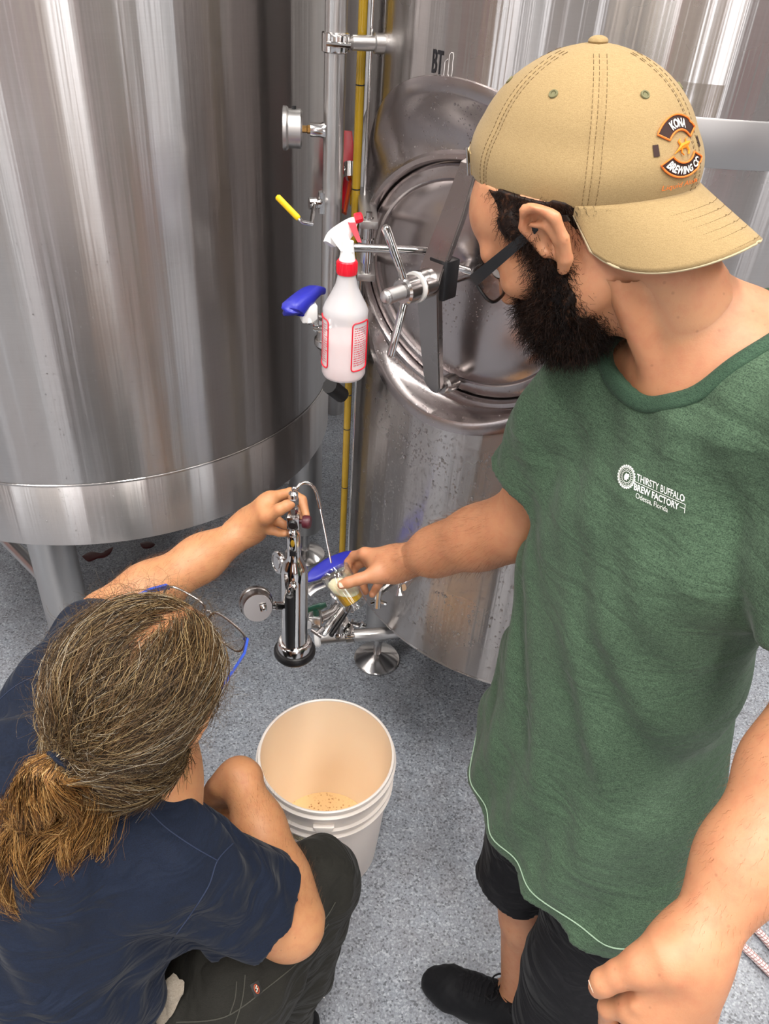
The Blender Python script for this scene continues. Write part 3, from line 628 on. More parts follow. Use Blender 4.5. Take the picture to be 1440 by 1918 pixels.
prof = [(.030, 0), (R_-.003, .002), (R_, .008), (R_-.0004, .03), (R_-.0006, Hh*.62), (R_, Hh*.655), (R_-.003, Hh*.70), (R_-.013, Hh*.80), (R_-.0205, Hh*.89), (.0150, Hh*.97), (.0145, Hh)]
lathe_obj('bottle_body', prof, MM, M['milky'], t, 48)
lathe_obj('liquid', [(.028, .0025), (R_-.0032, .004), (R_-.0015, .010), (R_-.0018, Hh*.40)], MM, M['liquid'], t, 40, label='pinkish liquid filling the lower part')
bm = NB(); pr = [(.0165, Hh-.002), (.0170, Hh), (.0165, Hh+.018), (.0150, Hh+.020)]; add_lathe(bm, pr, MM, 40)
for i in range(20): a = 2*PI*i/20; add_box(bm, MM @ T((.0167*math.cos(a), .0167*math.sin(a), Hh+.009)) @ Matrix.Rotation(a, 4, 'Z'), .0016, .002, .016, .0004)
obj('collar', bm, M['red_plastic'], t, angle=.5, label='red ribbed screw collar')
# sprayer head: white body with hood, points up and right over the bar
hd = Vector((.80, .10, .62)).normalized(); tb = MM @ Vector((0, 0, Hh+.02))
bm = NB(); add_lathe(bm, [(.0135, 0), (.012, .008), (.010, .022), (.0095, .03)], T(tb), 24)
n1 = tb+Z*.028
hood = [at(608, 452, 1.335), at(617, 436, 1.335), at(636, 421, 1.335), at(656, 409, 1.335), at(668, 406, 1.335)]
rings = []; P = spline(hood, 4)
for i, p in enumerate(P):
    f = i/(len(P)-1); d = (P[min(i+1, len(P)-1)]-P[max(i-1, 0)]).normalized(); s = Vector((.35, -.93, .1)); s = (s-d*s.dot(d)).normalized(); n_ = s.cross(d); 
    if n_.z > 0: n_ = -n_
    w_ = .006+.006*math.sin(PI*min(1, f*1.15+.1)); h_ = .010+.018*math.sin(PI*min(1, .15+f*.85))
    rings.append([p+s*w_*.7, p+s*w_+n_*.004, p+s*w_*.9+n_*h_, p-s*w_*.9+n_*h_, p-s*w_+n_*.004, p-s*w_*.7])
add_loft(bm, rings)
add_loft(bm, [[n1+Vector((c_*.010, s_*.009, -.012)) for c_, s_ in ((1, 1), (-1, 1), (-1, -1), (1, -1))], [at(634, 440, 1.335)+Vector((c_*.014, s_*.008, 0)) for c_, s_ in ((1, 1), (-1, 1), (-1, -1), (1, -1))]])
obj('sprayer_head', bm, M['white_plastic'], t, angle=.7)
bm = NB(); a, b = at(664, 410, 1.335), at(675, 407, 1.335); dn = (b-a).normalized(); add_lathe(bm, [(.0085, 0), (.0092, .003), (.0085, .012), (.006, .014)], frame(a, dn), 8); obj('nozzle', bm, M['red_plastic'], t, angle=.5, label='red nozzle')
bm = NB(); P = spline([at(657, 415, 1.335), at(662, 428, 1.335), at(668, 443, 1.335), at(672, 452, 1.335)], 4); rings = []
for i, p in enumerate(P):
    f = i/(len(P)-1); s = Vector((.3, -.95, 0)); e_ = Vector((.95, .3, -.1)); w1 = .0085*(1-f*.35); w2 = .0065*(1-f*.5)
    rings.append([p+s*w1+e_*w2, p-s*w1+e_*w2, p-s*w1-e_*w2, p+s*w1-e_*w2])
add_loft(bm, rings); obj('trigger', bm, M['red_plastic'], t, angle=.5, label='red trigger')
# printed red frames with rows of fine print
def bmap(az0):
    def f(x, y): a = az0+x/R_; return MM @ Vector(((R_+.0004)*math.cos(a), (R_+.0004)*math.sin(a), y))
    return f
for az0, lab in ((math.radians(-160), 'red outlined print panel on the left'), (math.radians(-38), 'red outlined print panel on the right')):
    f = bmap(az0); bm = NB(); w_, y0, y1, rr_ = .019, Hh*.13, Hh*.60, .006
    pts = []
    for cx_, cy_, a_ in ((w_-rr_, y1-rr_, 0), (-w_+rr_, y1-rr_, 90), (-w_+rr_, y0+rr_, 180), (w_-rr_, y0+rr_, 270)):
        for q in range(5): a = math.radians(a_+q*22.5); pts.append((cx_+rr_*math.cos(a), cy_+rr_*math.sin(a)))
    dense = []
    for i in range(len(pts)):
        (x1_, y1_), (x2_, y2_) = pts[i], pts[(i+1) % len(pts)]; nn = max(1, int(math.hypot(x2_-x1_, y2_-y1_)/.004))
        for q in range(nn): dense.append(f(x1_+(x2_-x1_)*q/nn, y1_+(y2_-y1_)*q/nn))
    add_tube(bm, dense, .0012, 6, loop=True); fp = obj('print_frame', bm, M['red_plastic'], t, label=lab)
    bm = NB()
    for i in range(17):
        y = y1-.010-i*(y1-y0-.016)/17; x = -w_+.004; 
        while x < w_-.006:
            l_ = random.uniform(.002, .006); add_loft(bm, [[f(x+q*l_/2, y), f(x+q*l_/2, y+.0014)] for q in range(3)], False, False, False); x += l_+.0014
    o = obj('fine_print', bm, plain('red_fine_print', '#d4384c', .5), fp); o['kind'] = 'stuff'
# ================================================================ bucket
bc = Vector((-.088, 1.103, 0)); B0, B1, BH = .130, .150, .370
t = thing('plastic_bucket', bc, 'white plastic bucket with a wire bail on the floor', 'bucket')
def bplast(name, c1, c2, rough=.38, sss=.15):
    m = MB(name); c = m.coord(); f = m.noise(c, 6, 4); g = m.noise(c, 240, 2); sp = m.ramp(g, [(.76, 0), (.80, .5)])
    m.set(Base_Color=m.mix(sp, m.mix(f, c1, c2), (.30, .2, .1)), Roughness=rough, Subsurface_Weight=sss, Subsurface_Scale=.03, Subsurface_Radius=(1, .8, .55)); return m.m
M['bucket'] = bplast('bucket_plastic', hexc('#ece0d6'), hexc('#f4ebe2'))
M['bucket_in'] = bplast('bucket_inside', hexc('#f6dcbc'), hexc('#fae6cc'), .45, .2)
bm = NB(); pr = [(B0-.012, .0), (B0-.004, .002), (B0, .008), (B1-.004, .27), (B1+.0045, .272), (B1+.005, .277), (B1-.001, .281), (B1-.0005, .297), (B1+.0045, .299), (B1+.005, .304), (B1-.0005, .308), (B1, .345), (B1+.0065, .347), (B1+.007, .352), (B1+.001, .356), (B1+.003, .364), (B1+.002, .369), (B1-.001, .3705), (B1-.0035, .369), (B1-.0035, .364)]
add_lathe(bm, pr, T(bc), 96, True, False); obj('outer_wall', bm, M['bucket'], t, angle=.9)
bm = NB(); add_lathe(bm, [(B1-.0034, .366), (B1-.005, .355), (B0-.003, .012), (B0-.010, .006), (.01, .006)], T(bc), 96, False, True); obj('inner_wall', bm, M['bucket_in'], t, angle=.9, label='cream inner wall')
bm = NB(); add_lathe(bm, [(B0-.004, .012), (B0-.0035, .030), (.06, .0305), (.01, .031)], T(bc), 72, False, True)
def puddle():
    m = MB('beer_dregs'); c = m.coord(); vo = m.n('ShaderNodeTexVoronoi', {'Vector': c, 'Scale': 130.0}, feature='F1').outputs['Distance']
    msk = m.ramp(m.noise(c, 16, 4), [(.42, 0), (.55, 1)]); d = m.math('MULTIPLY', m.ramp(vo, [(.12, 1.0), (.4, 0.0)]), msk)
    m.set(Base_Color=m.mix(d, hexc('#f2d3a0'), hexc('#a5622c')), Roughness=.25); m.bump(d, .3, .002); return m.m
obj('foamy_dregs', bm, puddle(), t, label='foamy beer dregs on the bottom')
# handle ear facing the camera and the wire bail hanging down in front
ea = math.radians(-86); en = Vector((math.cos(ea), math.sin(ea), 0)); et = Vector((-en.y, en.x, 0))
for s_, nm in ((1, 'ear'), (-1, 'ear')):
    n_ = en*s_; c = bc+n_*(B1-.001)+Z*.301
    bm = NB(); add_prism(bm, [(-.022, .025), (.022, .025), (.015, .006), (.012, -.014), (-.012, -.014), (-.015, .006)], frame(c, n_, et*s_) @ Matrix.Rotation(0, 4, 'Z'), -.002, .010, .002); obj('ear', bm, M['bucket'], t, angle=.5)
e1 = bc+en*(B1+.010)+Z*.292; e2 = bc-en*(B1+.010)+Z*.292
bail = []
for i in range(25):
    f = i/24; a = PI*f; side = -et
    bail.append(bc+en*math.cos(a)*(B1+.012)+side*math.sin(a)*(B1+.030)+Z*(.292-.16*math.sin(a)**.8))
tube_obj('bail', [e1-en*.01]+bail+[e2+en*.01], .0019, M['dark_steel'], t, 8, label='thin wire carrying bail')
lab = NB(); aa = math.radians(-113); add_loft(lab, [[bc+Vector(((B1-.0015+.0012)*math.cos(aa+q*.03), (B1-.0015+.0012)*math.sin(aa+q*.03), z_)) for z_ in (.245, .268)] for q in range(7)], False, False, False); obj('sticker', lab, plain('cream_sticker', '#d9cfae', .5), t, label='small cream sticker')
bm = NB()
for i in range(4): add_loft(bm, [[bc+Vector(((B1+.0003)*math.cos(aa+.02+q*.03), (B1+.0003)*math.sin(aa+.02+q*.03), z_)) for z_ in (.2485+i*.0045, .2505+i*.0045)] for q in range(4+i % 2)], False, False, False)
obj('fine_print', bm, plain('dark_fine_print', '#5b574a', .5), bpy.data.objects['sticker'])
# ================================================================ carbonation sampler held over the floor
s0 = atz(550, 1222, .66); sx, sy_ = s0.x+.002, s0.y; SB = Vector((sx, sy_, .655))
t = thing('carbonation_sampler', SB, 'chrome sampling cylinder on a black rubber base, held by its top', 'sampler'); SAMP = t
MS = T(SB)
lathe_obj('rubber_base', [(.030, 0), (.038, .002), (.042, .008), (.042, .014), (.038, .020), (.030, .022)], MS, M['black_rubber'], t, 48, label='black rubber ring base')
lathe_obj('base_cup', [(.032, .018), (.0345, .020), (.0345, .036), (.032, .040), (.029, .042)], MS, M['steel'], t, 48)
lathe_obj('cylinder', [(.0262, .04), (.0262, .211), (.0255, .226), (.022, .240), (.0165, .250), (.0135, .258), (.0128, .268), (.0128, .278)], MS, M['chrome'], t, 56)
bm = NB(); add_lathe(bm, [(.0125, .276), (.0135, .28), (.0135, .318), (.0110, .324), (.009, .326)], MS, 24); sgb = obj('sight_body', bm, M['steel'], t, angle=.5)
cd = Vector((0, -1, 0)); sq = lambda z_, d_=.0136: SB+Z*z_+cd*d_
bm = NB(); add_box(bm, frame(sq(.300, .0115), cd, Z), .034, .0135, .008, .003); obj('window_frame', bm, M['chrome'], sgb, angle=.5)
bm = NB(); add_ball(bm, sq(.302), .0075, 16, 10, M=frame(sq(.302, .0128), cd, Z) @ Matrix.Diagonal((1.6, .75, .5, 1))); obj('sight_window', bm, plain('amber_window', '#9a7a1e', .15), sgb, label='amber sight window')
bm = NB(); add_box(bm, frame(sq(.277, .012), cd, Z), .012, .012, .006, .001); obj('black_slot', bm, M['black_plastic'], sgb)
# stem, valve block, compression nuts
SB2 = SB-Z*.014; MS2 = T(SB2)
lathe_obj('neck', [(.0075, .324), (.0075, .333), (.0095, .334), (.0095, .342), (.007, .344)], MS2, M['steel'], t, 16)
bm = NB(); add_box(bm, MS2 @ T((0, 0, .356)), .022, .022, .026, .002); vb2 = obj('valve_block', bm, M['steel'], t, angle=.5)
bm = NB(); add_lathe(bm, [(.0085, .010), (.0088, .014), (.007, .016)], frame(SB2+Z*.356, cd), 24); obj('port', bm, M['black_plastic'], vb2, label='black round port')
bm = NB(); kd = Vector((1, -.1, .05)).normalized(); add_lathe(bm, [(.004, .010), (.004, .016), (.011, .017), (.012, .02), (.012, .028), (.010, .031)], frame(SB2+Z*.356, kd), 20); obj('valve_knob', bm, plain('dark_red_knob', '#4a1420', .4), vb2, label='dark red turning knob')
bm = NB(); add_lathe(bm, [(.0065, .369), (.0065, .376), (.0085, .377), (.0085, .386), (.0065, .387), (.0065, .394), (.0095, .395), (.0095, .406), (.0085, .409)], MS2, 6); add_lathe(bm, [(.0085, .408), (.0085, .416), (.004, .420)], MS2, 24); obj('compression_nut', bm, M['steel'], t, smooth=False)
# swan-neck spout down to the glass
topz = SB2+Z*.418
sp = [topz, topz+Z*.008, at(556, 914, 1.375), at(564, 906, 1.38), at(575, 904, 1.385), at(586, 911, 1.39), at(593, 924, 1.40), at(600, 952, 1.415)]
tube_obj('spout', spline(sp, 5), .0031, M['steel'], t, 12)
tube_obj('spout_needle', [at(599, 950, 1.415), at(606, 985, 1.425), at(613, 1020, 1.435), at(620, 1054, 1.445)], .0017, M['steel'], t, 10, label='thin straight drip needle')
# side handle, black sleeve
hx_ = SB+Vector((-.004, -.0275, 0))
bm = NB(); add_lathe(bm, [(.004, .055), (.0085, .058), (.0092, .07), (.0092, .185), (.0080, .192), (.005, .194)], T(hx_+Vector((0, -.006, 0))), 20); hs = obj('side_handle', bm, M['black_rubber'], t, label='black rubber side handle')
bm = NB(); add_tube(bm, spline([hx_+Z*.190-Y*.006, hx_+Z*.208-Y*.006, hx_+Z*.218+Y*.0+X*.004, hx_+Z*.222+Y*.012+X*.008], 4), .0032, 10); add_ball(bm, hx_+Z*.212+X*.009-Y*.004, .0055, 12, 8); obj('handle_hook', bm, M['chrome'], hs)
# side port disc behind on the left
c = at(523, 1053, 1.50); pd = Vector((-.75, -.55, .15)).normalized(); a = SB+Z*.215
tube_obj('side_port', [a, c-pd*.004], .0065, M['steel'], t, 14)
bm = NB(); add_lathe(bm, [(.008, -.006), (.0205, -.004), (.0225, -.001), (.0225, .003), (.0205, .006), (.017, .0065), (.0165, .005), (.012, .005), (.0115, .0068), (.005, .007)], frame(c, pd), 36); obj('ferrule_disc', bm, M['steel'], t, angle=.5)
# gauge on its left side, showing its back
c = at(481, 1134, 1.46); gn = Vector((-.30, .62, .10)).normalized()   # dial looks away to the left
a = SB+Z*.135; bk = Vector((.30, -.85, .35)).normalized()
tube_obj('gauge_arm', [a, a.lerp(c, .35), a.lerp(c, .36), a.lerp(c, .55), a.lerp(c, .56), c], [.006, .006, .0085, .0085, .0062, .0062], M['steel'], t, 16)
GS = thing('dial_gauge', c, 'round steel gauge seen from behind, left of the sampling cylinder', 'gauge')
bm = NB(); add_lathe(bm, [(.026, .014), (.0265, .013), (.0285, .008), (.0295, -.008), (.0312, -.010), (.0318, -.013), (.0318, -.019), (.028, -.021), (.0, -.021)], frame(c, bk), 48); gc2 = obj('gauge_case', bm, M['dark_steel'], GS, angle=.4)
bm = NB(); add_box(bm, frame(c+bk*.0145+Vector((.010, 0, .002)), bk, Z), .013, .012, .003, .001); add_ball(bm, c+bk*.0175+Vector((.010, 0, .002)), .004, 10, 8); obj('back_plate', bm, M['chrome'], gc2, angle=.5)
bm = NB(); fd = (Vector((-1, -.35, -.1))-bk*Vector((-1, -.35, -.1)).dot(bk)).normalized(); add_lathe(bm, [(.0055, 0), (.0055, .001)], frame(c+fd*.0286, fd), 16); obj('vent_hole', bm, M['black_rubber'], gc2)
# ================================================================ tasting glass, tilted
ga = at(628, 1066, 1.445); gb = at(668, 1136, 1.455); gax = (ga-gb).normalized()
gax = (gax + Vector((0, -.10, 0))).normalized(); GL = .079; GB = gb; GT = gb+gax*GL
t = thing('tasting_glass', GB, 'small tilted glass of hazy yellow beer in the bearded man\'s hand', 'glass'); MG = frame(GB, gax, X)
bm = NB(); pr = [(.021, 0), (.0235, .002), (.0235, .008), (.0225, .012), (.0272, .060), (.0285, GL-.001), (.0280, GL), (.0273, GL-.001), (.0258, .060), (.0208, .014), (.001, .012)]
rg = []
for r_, z_ in pr:
    rg.append([MG @ Vector((r_*math.cos(2*PI*j/40)*(1+(.02 if (j % 4 < 2 and z_ < .012) else 0)), r_*math.sin(2*PI*j/40)*(1+(.02 if (j % 4 < 2 and z_ < .012) else 0)), z_)) for j in range(40)])
add_loft(bm, rg, True, True, True); obj('glass_wall', bm, M['cup_glass'], t, angle=.6)
# beer: its top stays level though the glass leans
bm = NB(); rings = []; inv = MG.inverted(); lev = (GB+gax*.041).z
def rin(z_): return .0205+(.0256-.0205)*min(1, max(0, (z_-.014)/.046))
for f in (0, .25, .5, .75, 1.0):
    ring = []
    for j in range(32):
        a = 2*PI*j/32; cx_, cy_ = math.cos(a), math.sin(a)
        # height along axis where the wall meets the level plane
        z_ = .041
        for _ in range(4): p = MG @ Vector((rin(z_)*cx_, rin(z_)*cy_, z_)); z_ += (lev-p.z)/max(gax.z, .2)
        z_ = min(max(z_, .016), GL-.006); zz = .0145+(z_-.0145)*f; ring.append(MG @ Vector((rin(zz)*cx_*.985, rin(zz)*cy_*.985, zz)))
    rings.append(ring)
add_loft(bm, rings)
def beer():
    m = MB('hazy_beer'); c = m.coord(); f = m.noise(c, 40, 3); m.set(Base_Color=m.mix(f, hexc('#f7ab1e'), hexc('#ffc23a')), Roughness=.12, Subsurface_Weight=.6, Subsurface_Scale=.02, Subsurface_Radius=(1, .6, .1)); return m.m
obj('beer', bm, beer(), t, angle=.5, label='hazy yellow beer')
top = rings[-1]; cen = sum(top, Vector())/32; bm = NB()
rr_ = []
for k_, h_ in ((1.0, -.001), (.995, .001), (.9, .003), (.6, .004), (.3, .004)): rr_.append([cen.lerp(p, k_)+Z*(h_+.001*math.sin(j*2.1+k_*9)) for j, p in enumerate(top)])
add_loft(bm, rr_, True, False, True)
def foam():
    m = MB('beer_foam'); c = m.coord(); vo = m.n('ShaderNodeTexVoronoi', {'Vector': c, 'Scale': 420.0}).outputs['Distance']; m.set(Base_Color=m.mix(m.noise(c, 60, 3), hexc('#f6e0ae'), hexc('#fdf3d8')), Roughness=.5, Subsurface_Weight=.3, Subsurface_Scale=.01); m.bump(vo, .5, .0008); return m.m
obj('foam', bm, foam(), t, label='pale foam head')
# ================================================================ floor bits
def stain(name, pts, label, mat):
    bm = NB(); P = [atz(x, y, .0006) for x, y in pts]; P = spline(P+[P[0]], 4)[:-1]; c = sum(P, Vector())/len(P)
    add_loft(bm, [P, [c.lerp(p, .85)+Z*.0011 for p in P], [c.lerp(p, .4)+Z*.0014 for p in P]], True, False, True); o = obj(name, bm, mat, smooth=True); tag(o, label, 'stain'); return o
M['red_stain'] = plain('dried_red_stain', '#4a0d10', .35)
stain('floor_stain', [(153, 1042), (170, 1033), (190, 1036), (205, 1030), (212, 1024), (207, 1036), (196, 1044), (183, 1046), (166, 1052)], 'larger dark red splash on the floor under the left tank', M['red_stain'])
stain('floor_stain', [(262, 1018), (275, 1014), (290, 1019), (283, 1026), (268, 1027)], 'smaller dark red splash, right of the larger one', M['red_stain'])
def crumb(pts, label):
    o = tube_obj('floor_fleck', [atz(x, y, .002) for x, y in pts], .0012, M['white_plastic'], None, 6); tag(o, label, 'fleck')
crumb([(575, 1857), (582, 1862), (587, 1868)], 'thin white curl of debris on the floor, left of the pair'); crumb([(596, 1866), (603, 1867), (608, 1869)], 'thin white curl of debris on the floor, right of the pair')
# braided white hose lying on the floor at the right
def hosem():
    m = MB('braided_hose'); c = m.coord(); w1 = m.n('ShaderNodeTexWave', {'Vector': c, 'Scale': 60.0}, bands_direction='DIAGONAL').outputs['Fac']; w2 = m.n('ShaderNodeTexWave', {'Vector': m.n('ShaderNodeMapping', {0: c, 3: (-1, 1, 1)}).outputs[0], 'Scale': 60.0}, bands_direction='DIAGONAL').outputs['Fac']
    f = m.math('MAXIMUM', m.ramp(w1, [(.8, 0), (.95, 1)]), m.ramp(w2, [(.8, 0), (.95, 1)])); m.set(Base_Color=m.mix(f, hexc('#e8dcda'), hexc('#a8706c')), Roughness=.4); return m.m
M['hose'] = hosem()
for pts, lb in (([(1330, 1700), (1385, 1765), (1410, 1790), (1450, 1830), (1520, 1900)], 'white braided hose on the floor, lower strand'), ([(1350, 1650), (1400, 1722), (1425, 1750), (1470, 1800), (1540, 1860)], 'white braided hose on the floor, upper strand')):
    o = tube_obj('braided_hose', spline([atz(x, y, .010) for x, y in pts], 5), .0095, M['hose'], None, 16); tag(o, lb, 'hose')
# pale rod by the left tank leg
o = tube_obj('steel_rod', [at(146, 1140, 1.9), at(200, 1122, 1.95), at(330, 1085, 2.1)], .009, M['satin'], None, 14); tag(o, 'thin steel rod passing behind the outstretched arm', 'rod')

t = thing('neon_tube', (-4.8, .18, .9), 'upright violet neon tube on the wall to the left', 'neon light')
bm = NB(); add_tube(bm, [(-4.8, .18, .95), (-4.8, .18, 3.6)], .012, 12); obj('tube', bm, M['neon'], t)
for z in (.93, 3.62): bm = NB(); add_box(bm, T((-4.83, .18, z)), .09, .04, .05, .005); obj('holder', bm, M['black_plastic'], t)
# ================================================================ implicit modelling: smooth union of tapered limbs, turned into one mesh
def A3(v): return np.array([v[0], v[1], v[2]], dtype=np.float32)
class Field:
    def __init__(s, lo, hi, h):
        s.lo = np.array(lo, dtype=np.float32); s.h = h; s.n = np.maximum(2, np.ceil((np.array(hi)-s.lo)/h).astype(int)+1)
        s.f = np.full(tuple(s.n), .2, dtype=np.float32)
        s.ax = [s.lo[i]+h*np.arange(s.n[i], dtype=np.float32) for i in range(3)]
    def sl(s, lo, hi):
        a = np.clip(np.floor((np.array(lo)-s.lo)/s.h).astype(int), 0, s.n); b = np.clip(np.ceil((np.array(hi)-s.lo)/s.h).astype(int)+1, 0, s.n)
        if (b <= a).any(): return None, None
        S = tuple(slice(a[i], b[i]) for i in range(3)); return S, (s.ax[0][S[0]][:, None, None], s.ax[1][S[1]][None, :, None], s.ax[2][S[2]][None, None, :])
    def put(s, S, d, k, mode):
        f = s.f[S]
        if mode == 'u':
            h = np.maximum(k-np.abs(f-d), 0)/max(k, 1e-6); s.f[S] = np.minimum(f, d)-h*h*k*.25
        else:
            d = -d; h = np.maximum(k-np.abs(f-d), 0)/max(k, 1e-6); s.f[S] = np.maximum(f, d)+h*h*k*.25
    def cap(s, a, b, ra, rb, k=.01, mode='u', flat=None, fs=1.0):
        """tapered limb from a to b; flat squashes its cross-section along that direction by fs"""
        a, b = A3(a), A3(b); R = max(ra, rb)+k+.012; S, P = s.sl(np.minimum(a, b)-R, np.maximum(a, b)+R)
        if S is None: return
        ba = b-a; L2 = float(ba@ba)+1e-12; q = [P[i]-a[i] for i in range(3)]
        t = np.clip((q[0]*ba[0]+q[1]*ba[1]+q[2]*ba[2])/L2, 0, 1); e = [q[i]-t*ba[i] for i in range(3)]
        if flat is not None:
            n = A3(Vector(flat).normalized()); dn = (e[0]*n[0]+e[1]*n[1]+e[2]*n[2])*(1/fs-1); e = [e[i]+dn*n[i] for i in range(3)]
            d = (np.sqrt(e[0]**2+e[1]**2+e[2]**2)-(ra+(rb-ra)*t))*(.5+.5*fs)
        else: d = np.sqrt(e[0]**2+e[1]**2+e[2]**2)-(ra+(rb-ra)*t)
        s.put(S, d, k, mode)
    def chain(s, pts, rs, k=.01, **kw):
        for i in range(len(pts)-1): s.cap(pts[i], pts[i+1], rs[i], rs[i+1], k, **kw)
    def ell(s, M_, r, k=.01, mode='u'):
        """ellipsoid with radii r in the frame of matrix M_"""
        c = A3(M_.translation); R = np.array(M_.to_3x3(), dtype=np.float32); rr = np.array(r, dtype=np.float32); B = max(r)+k+.01
        S, P = s.sl(c-B, c+B)
        if S is None: return
        q = [P[i]-c[i] for i in range(3)]; l = [q[0]*R[0, i]+q[1]*R[1, i]+q[2]*R[2, i] for i in range(3)]
        k0 = np.sqrt(sum((l[i]/rr[i])**2 for i in range(3))); k1 = np.sqrt(sum((l[i]/rr[i]**2)**2 for i in range(3)))+1e-6
        s.put(S, k0*(k0-1)/k1, k, mode)
    def loft(s, st, k=.02, mode='u', ax='z', n=2.3):
        """st: (z, cx, cy, half width, half depth, azimuth of the front in degrees); stacked ovals"""
        st = np.array(st, dtype=np.float64); z0, z1 = st[0, 0], st[-1, 0]; Rm = max(st[:, 3].max(), st[:, 4].max())+k+.03
        S, P = s.sl((st[:, 1].min()-Rm, st[:, 2].min()-Rm, z0-.03), (st[:, 1].max()+Rm, st[:, 2].max()+Rm, z1+.03))
        z = P[2].ravel(); g = lambda i: np.interp(z, st[:, 0], st[:, i]).astype(np.float32)[None, None, :]
        # smooth the linear interpolation a little
        az = np.radians(g(5)); fx, fy = np.cos(az), np.sin(az); X_ = P[0]-g(1); Y_ = P[1]-g(2)
        u = (X_*-fy+Y_*fx)/g(3); v = (X_*fx+Y_*fy)/g(4); nr = (np.abs(u)**n+np.abs(v)**n)**(1/n)
        d = (nr-1)*np.minimum(g(3), g(4)); d = np.maximum(d, np.maximum(z0-P[2], P[2]-z1)); s.put(S, d.astype(np.float32), k, mode)
    def plane(s, p, n, k=.002, R=None):
        """cut away the side n points to (only within R of p when given)"""
        p, n = A3(p), A3(Vector(n).normalized())
        S, P = s.sl(p-R, p+R) if R else (tuple(slice(0, m) for m in s.n), (s.ax[0][:, None, None], s.ax[1][None, :, None], s.ax[2][None, None, :]))
        d = -((P[0]-p[0])*n[0]+(P[1]-p[1])*n[1]+(P[2]-p[2])*n[2]); s.put(S, d, k, 's')
    def disp(s, fn, band=.03):
        m = np.abs(s.f) < band; i, j, k = np.nonzero(m); s.f[i, j, k] += fn(s.ax[0][i], s.ax[1][j], s.ax[2][k]).astype(np.float32)
    def mesh(s, smooth=2):
        f = s.f; ins = f < 0; nx, ny, nz = s.n
        c = np.zeros((nx-1, ny-1, nz-1), dtype=np.int8)
        for a in (0, 1):
            for b in (0, 1):
                for d in (0, 1): c += ins[a:nx-1+a, b:ny-1+b, d:nz-1+d]
        act = (c > 0) & (c < 8); I = np.argwhere(act); idx = np.full(act.shape, -1, dtype=np.int32); idx[act] = np.arange(len(I))
        # argwhere order equals boolean-mask order
        acc = np.zeros((len(I), 3), dtype=np.float64); cnt = np.zeros(len(I))
        i, j, k = I.T
        for (p, q) in [((a, b, 0), (a, b, 1)) for a in (0, 1) for b in (0, 1)]+[((a, 0, b), (a, 1, b)) for a in (0, 1) for b in (0, 1)]+[((0, a, b), (1, a, b)) for a in (0, 1) for b in (0, 1)]:
            fa = f[i+p[0], j+p[1], k+p[2]]; fb = f[i+q[0], j+q[1], k+q[2]]; m = (fa < 0) != (fb < 0); t = np.where(m, fa/np.where(m, fa-fb, 1), 0)
            for d in range(3): acc[:, d] += np.where(m, p[d]+(q[d]-p[d])*t, 0)
            cnt += m
        V = (I+acc/cnt[:, None])*s.h+s.lo; F = []
        for ax in range(3):
            o = [0, 0, 0]; o[ax] = 1; u, v = (ax+1) % 3, (ax+2) % 3
            sl0 = tuple(slice(0, s.n[d]-1) if d == ax else slice(1, s.n[d]-1) for d in range(3)); sl1 = tuple(slice(1, s.n[d]) if d == ax else slice(1, s.n[d]-1) for d in range(3))
            A, B = ins[sl0], ins[sl1]; E = np.argwhere(A != B); fl = A[A != B]
            E = E.copy(); E[:, u] += 1; E[:, v] += 1; cs = []
            for du, dv in ((0, 0), (1, 0), (1, 1), (0, 1)):
                e = E.copy(); e[:, u] -= du; e[:, v] -= dv; cs.append(idx[e[:, 0], e[:, 1], e[:, 2]])
            Q = np.stack(cs, 1); Q[~fl] = Q[~fl][:, ::-1]; F.append(Q)
        F = np.concatenate(F)
        F = F[(F >= 0).all(1)]
        for _ in range(smooth):
            W = np.zeros_like(V); c2 = np.zeros(len(V))
            for a, b in ((0, 1), (1, 2), (2, 3), (3, 0)):
                np.add.at(W, F[:, a], V[F[:, b]]); np.add.at(W, F[:, b], V[F[:, a]]); np.add.at(c2, F[:, a], 1); np.add.at(c2, F[:, b], 1)
            V = V*.5+.5*W/np.maximum(c2, 1)[:, None]
        return V, F
def join_np(parts):
    V = []; F = []; b = 0
    for v, f in parts: V.append(v); F.append(f+b); b += len(v)
    return np.concatenate(V), np.concatenate(F)
def strands(name, paths, r0, mat, parent, label=None, tip=.35):
    """paths (n, m, 3): each strand a three-sided hair"""
    P = np.asarray(paths, dtype=np.float64); n, m, _ = P.shape; D = np.gradient(P, axis=1); D /= np.linalg.norm(D, axis=2, keepdims=True)+1e-9
    up = np.array([.31, .52, .79]); X_ = np.cross(D, up); X_ /= np.linalg.norm(X_, axis=2, keepdims=True)+1e-9; Y_ = np.cross(D, X_)
    r = (np.asarray(r0).reshape(-1, 1)*np.linspace(1, tip, m)[None, :])[..., None]; V = np.empty((n, m, 3, 3))
    for q in range(3): a = 2*PI*q/3; V[:, :, q] = P+X_*(r*math.cos(a))+Y_*(r*math.sin(a))
    base = (np.arange(n)[:, None, None]*m+np.arange(m-1)[None, :, None])*3; q = np.arange(3)[None, None, :]; q2 = (q+1) % 3
    F = np.stack([base+q, base+q2, base+3+q2, base+3+q], -1).reshape(-1, 4)
    o = from_np(name, V.reshape(-1, 3), F, mat, parent, True, None, label); o['kind'] = 'stuff'; return o
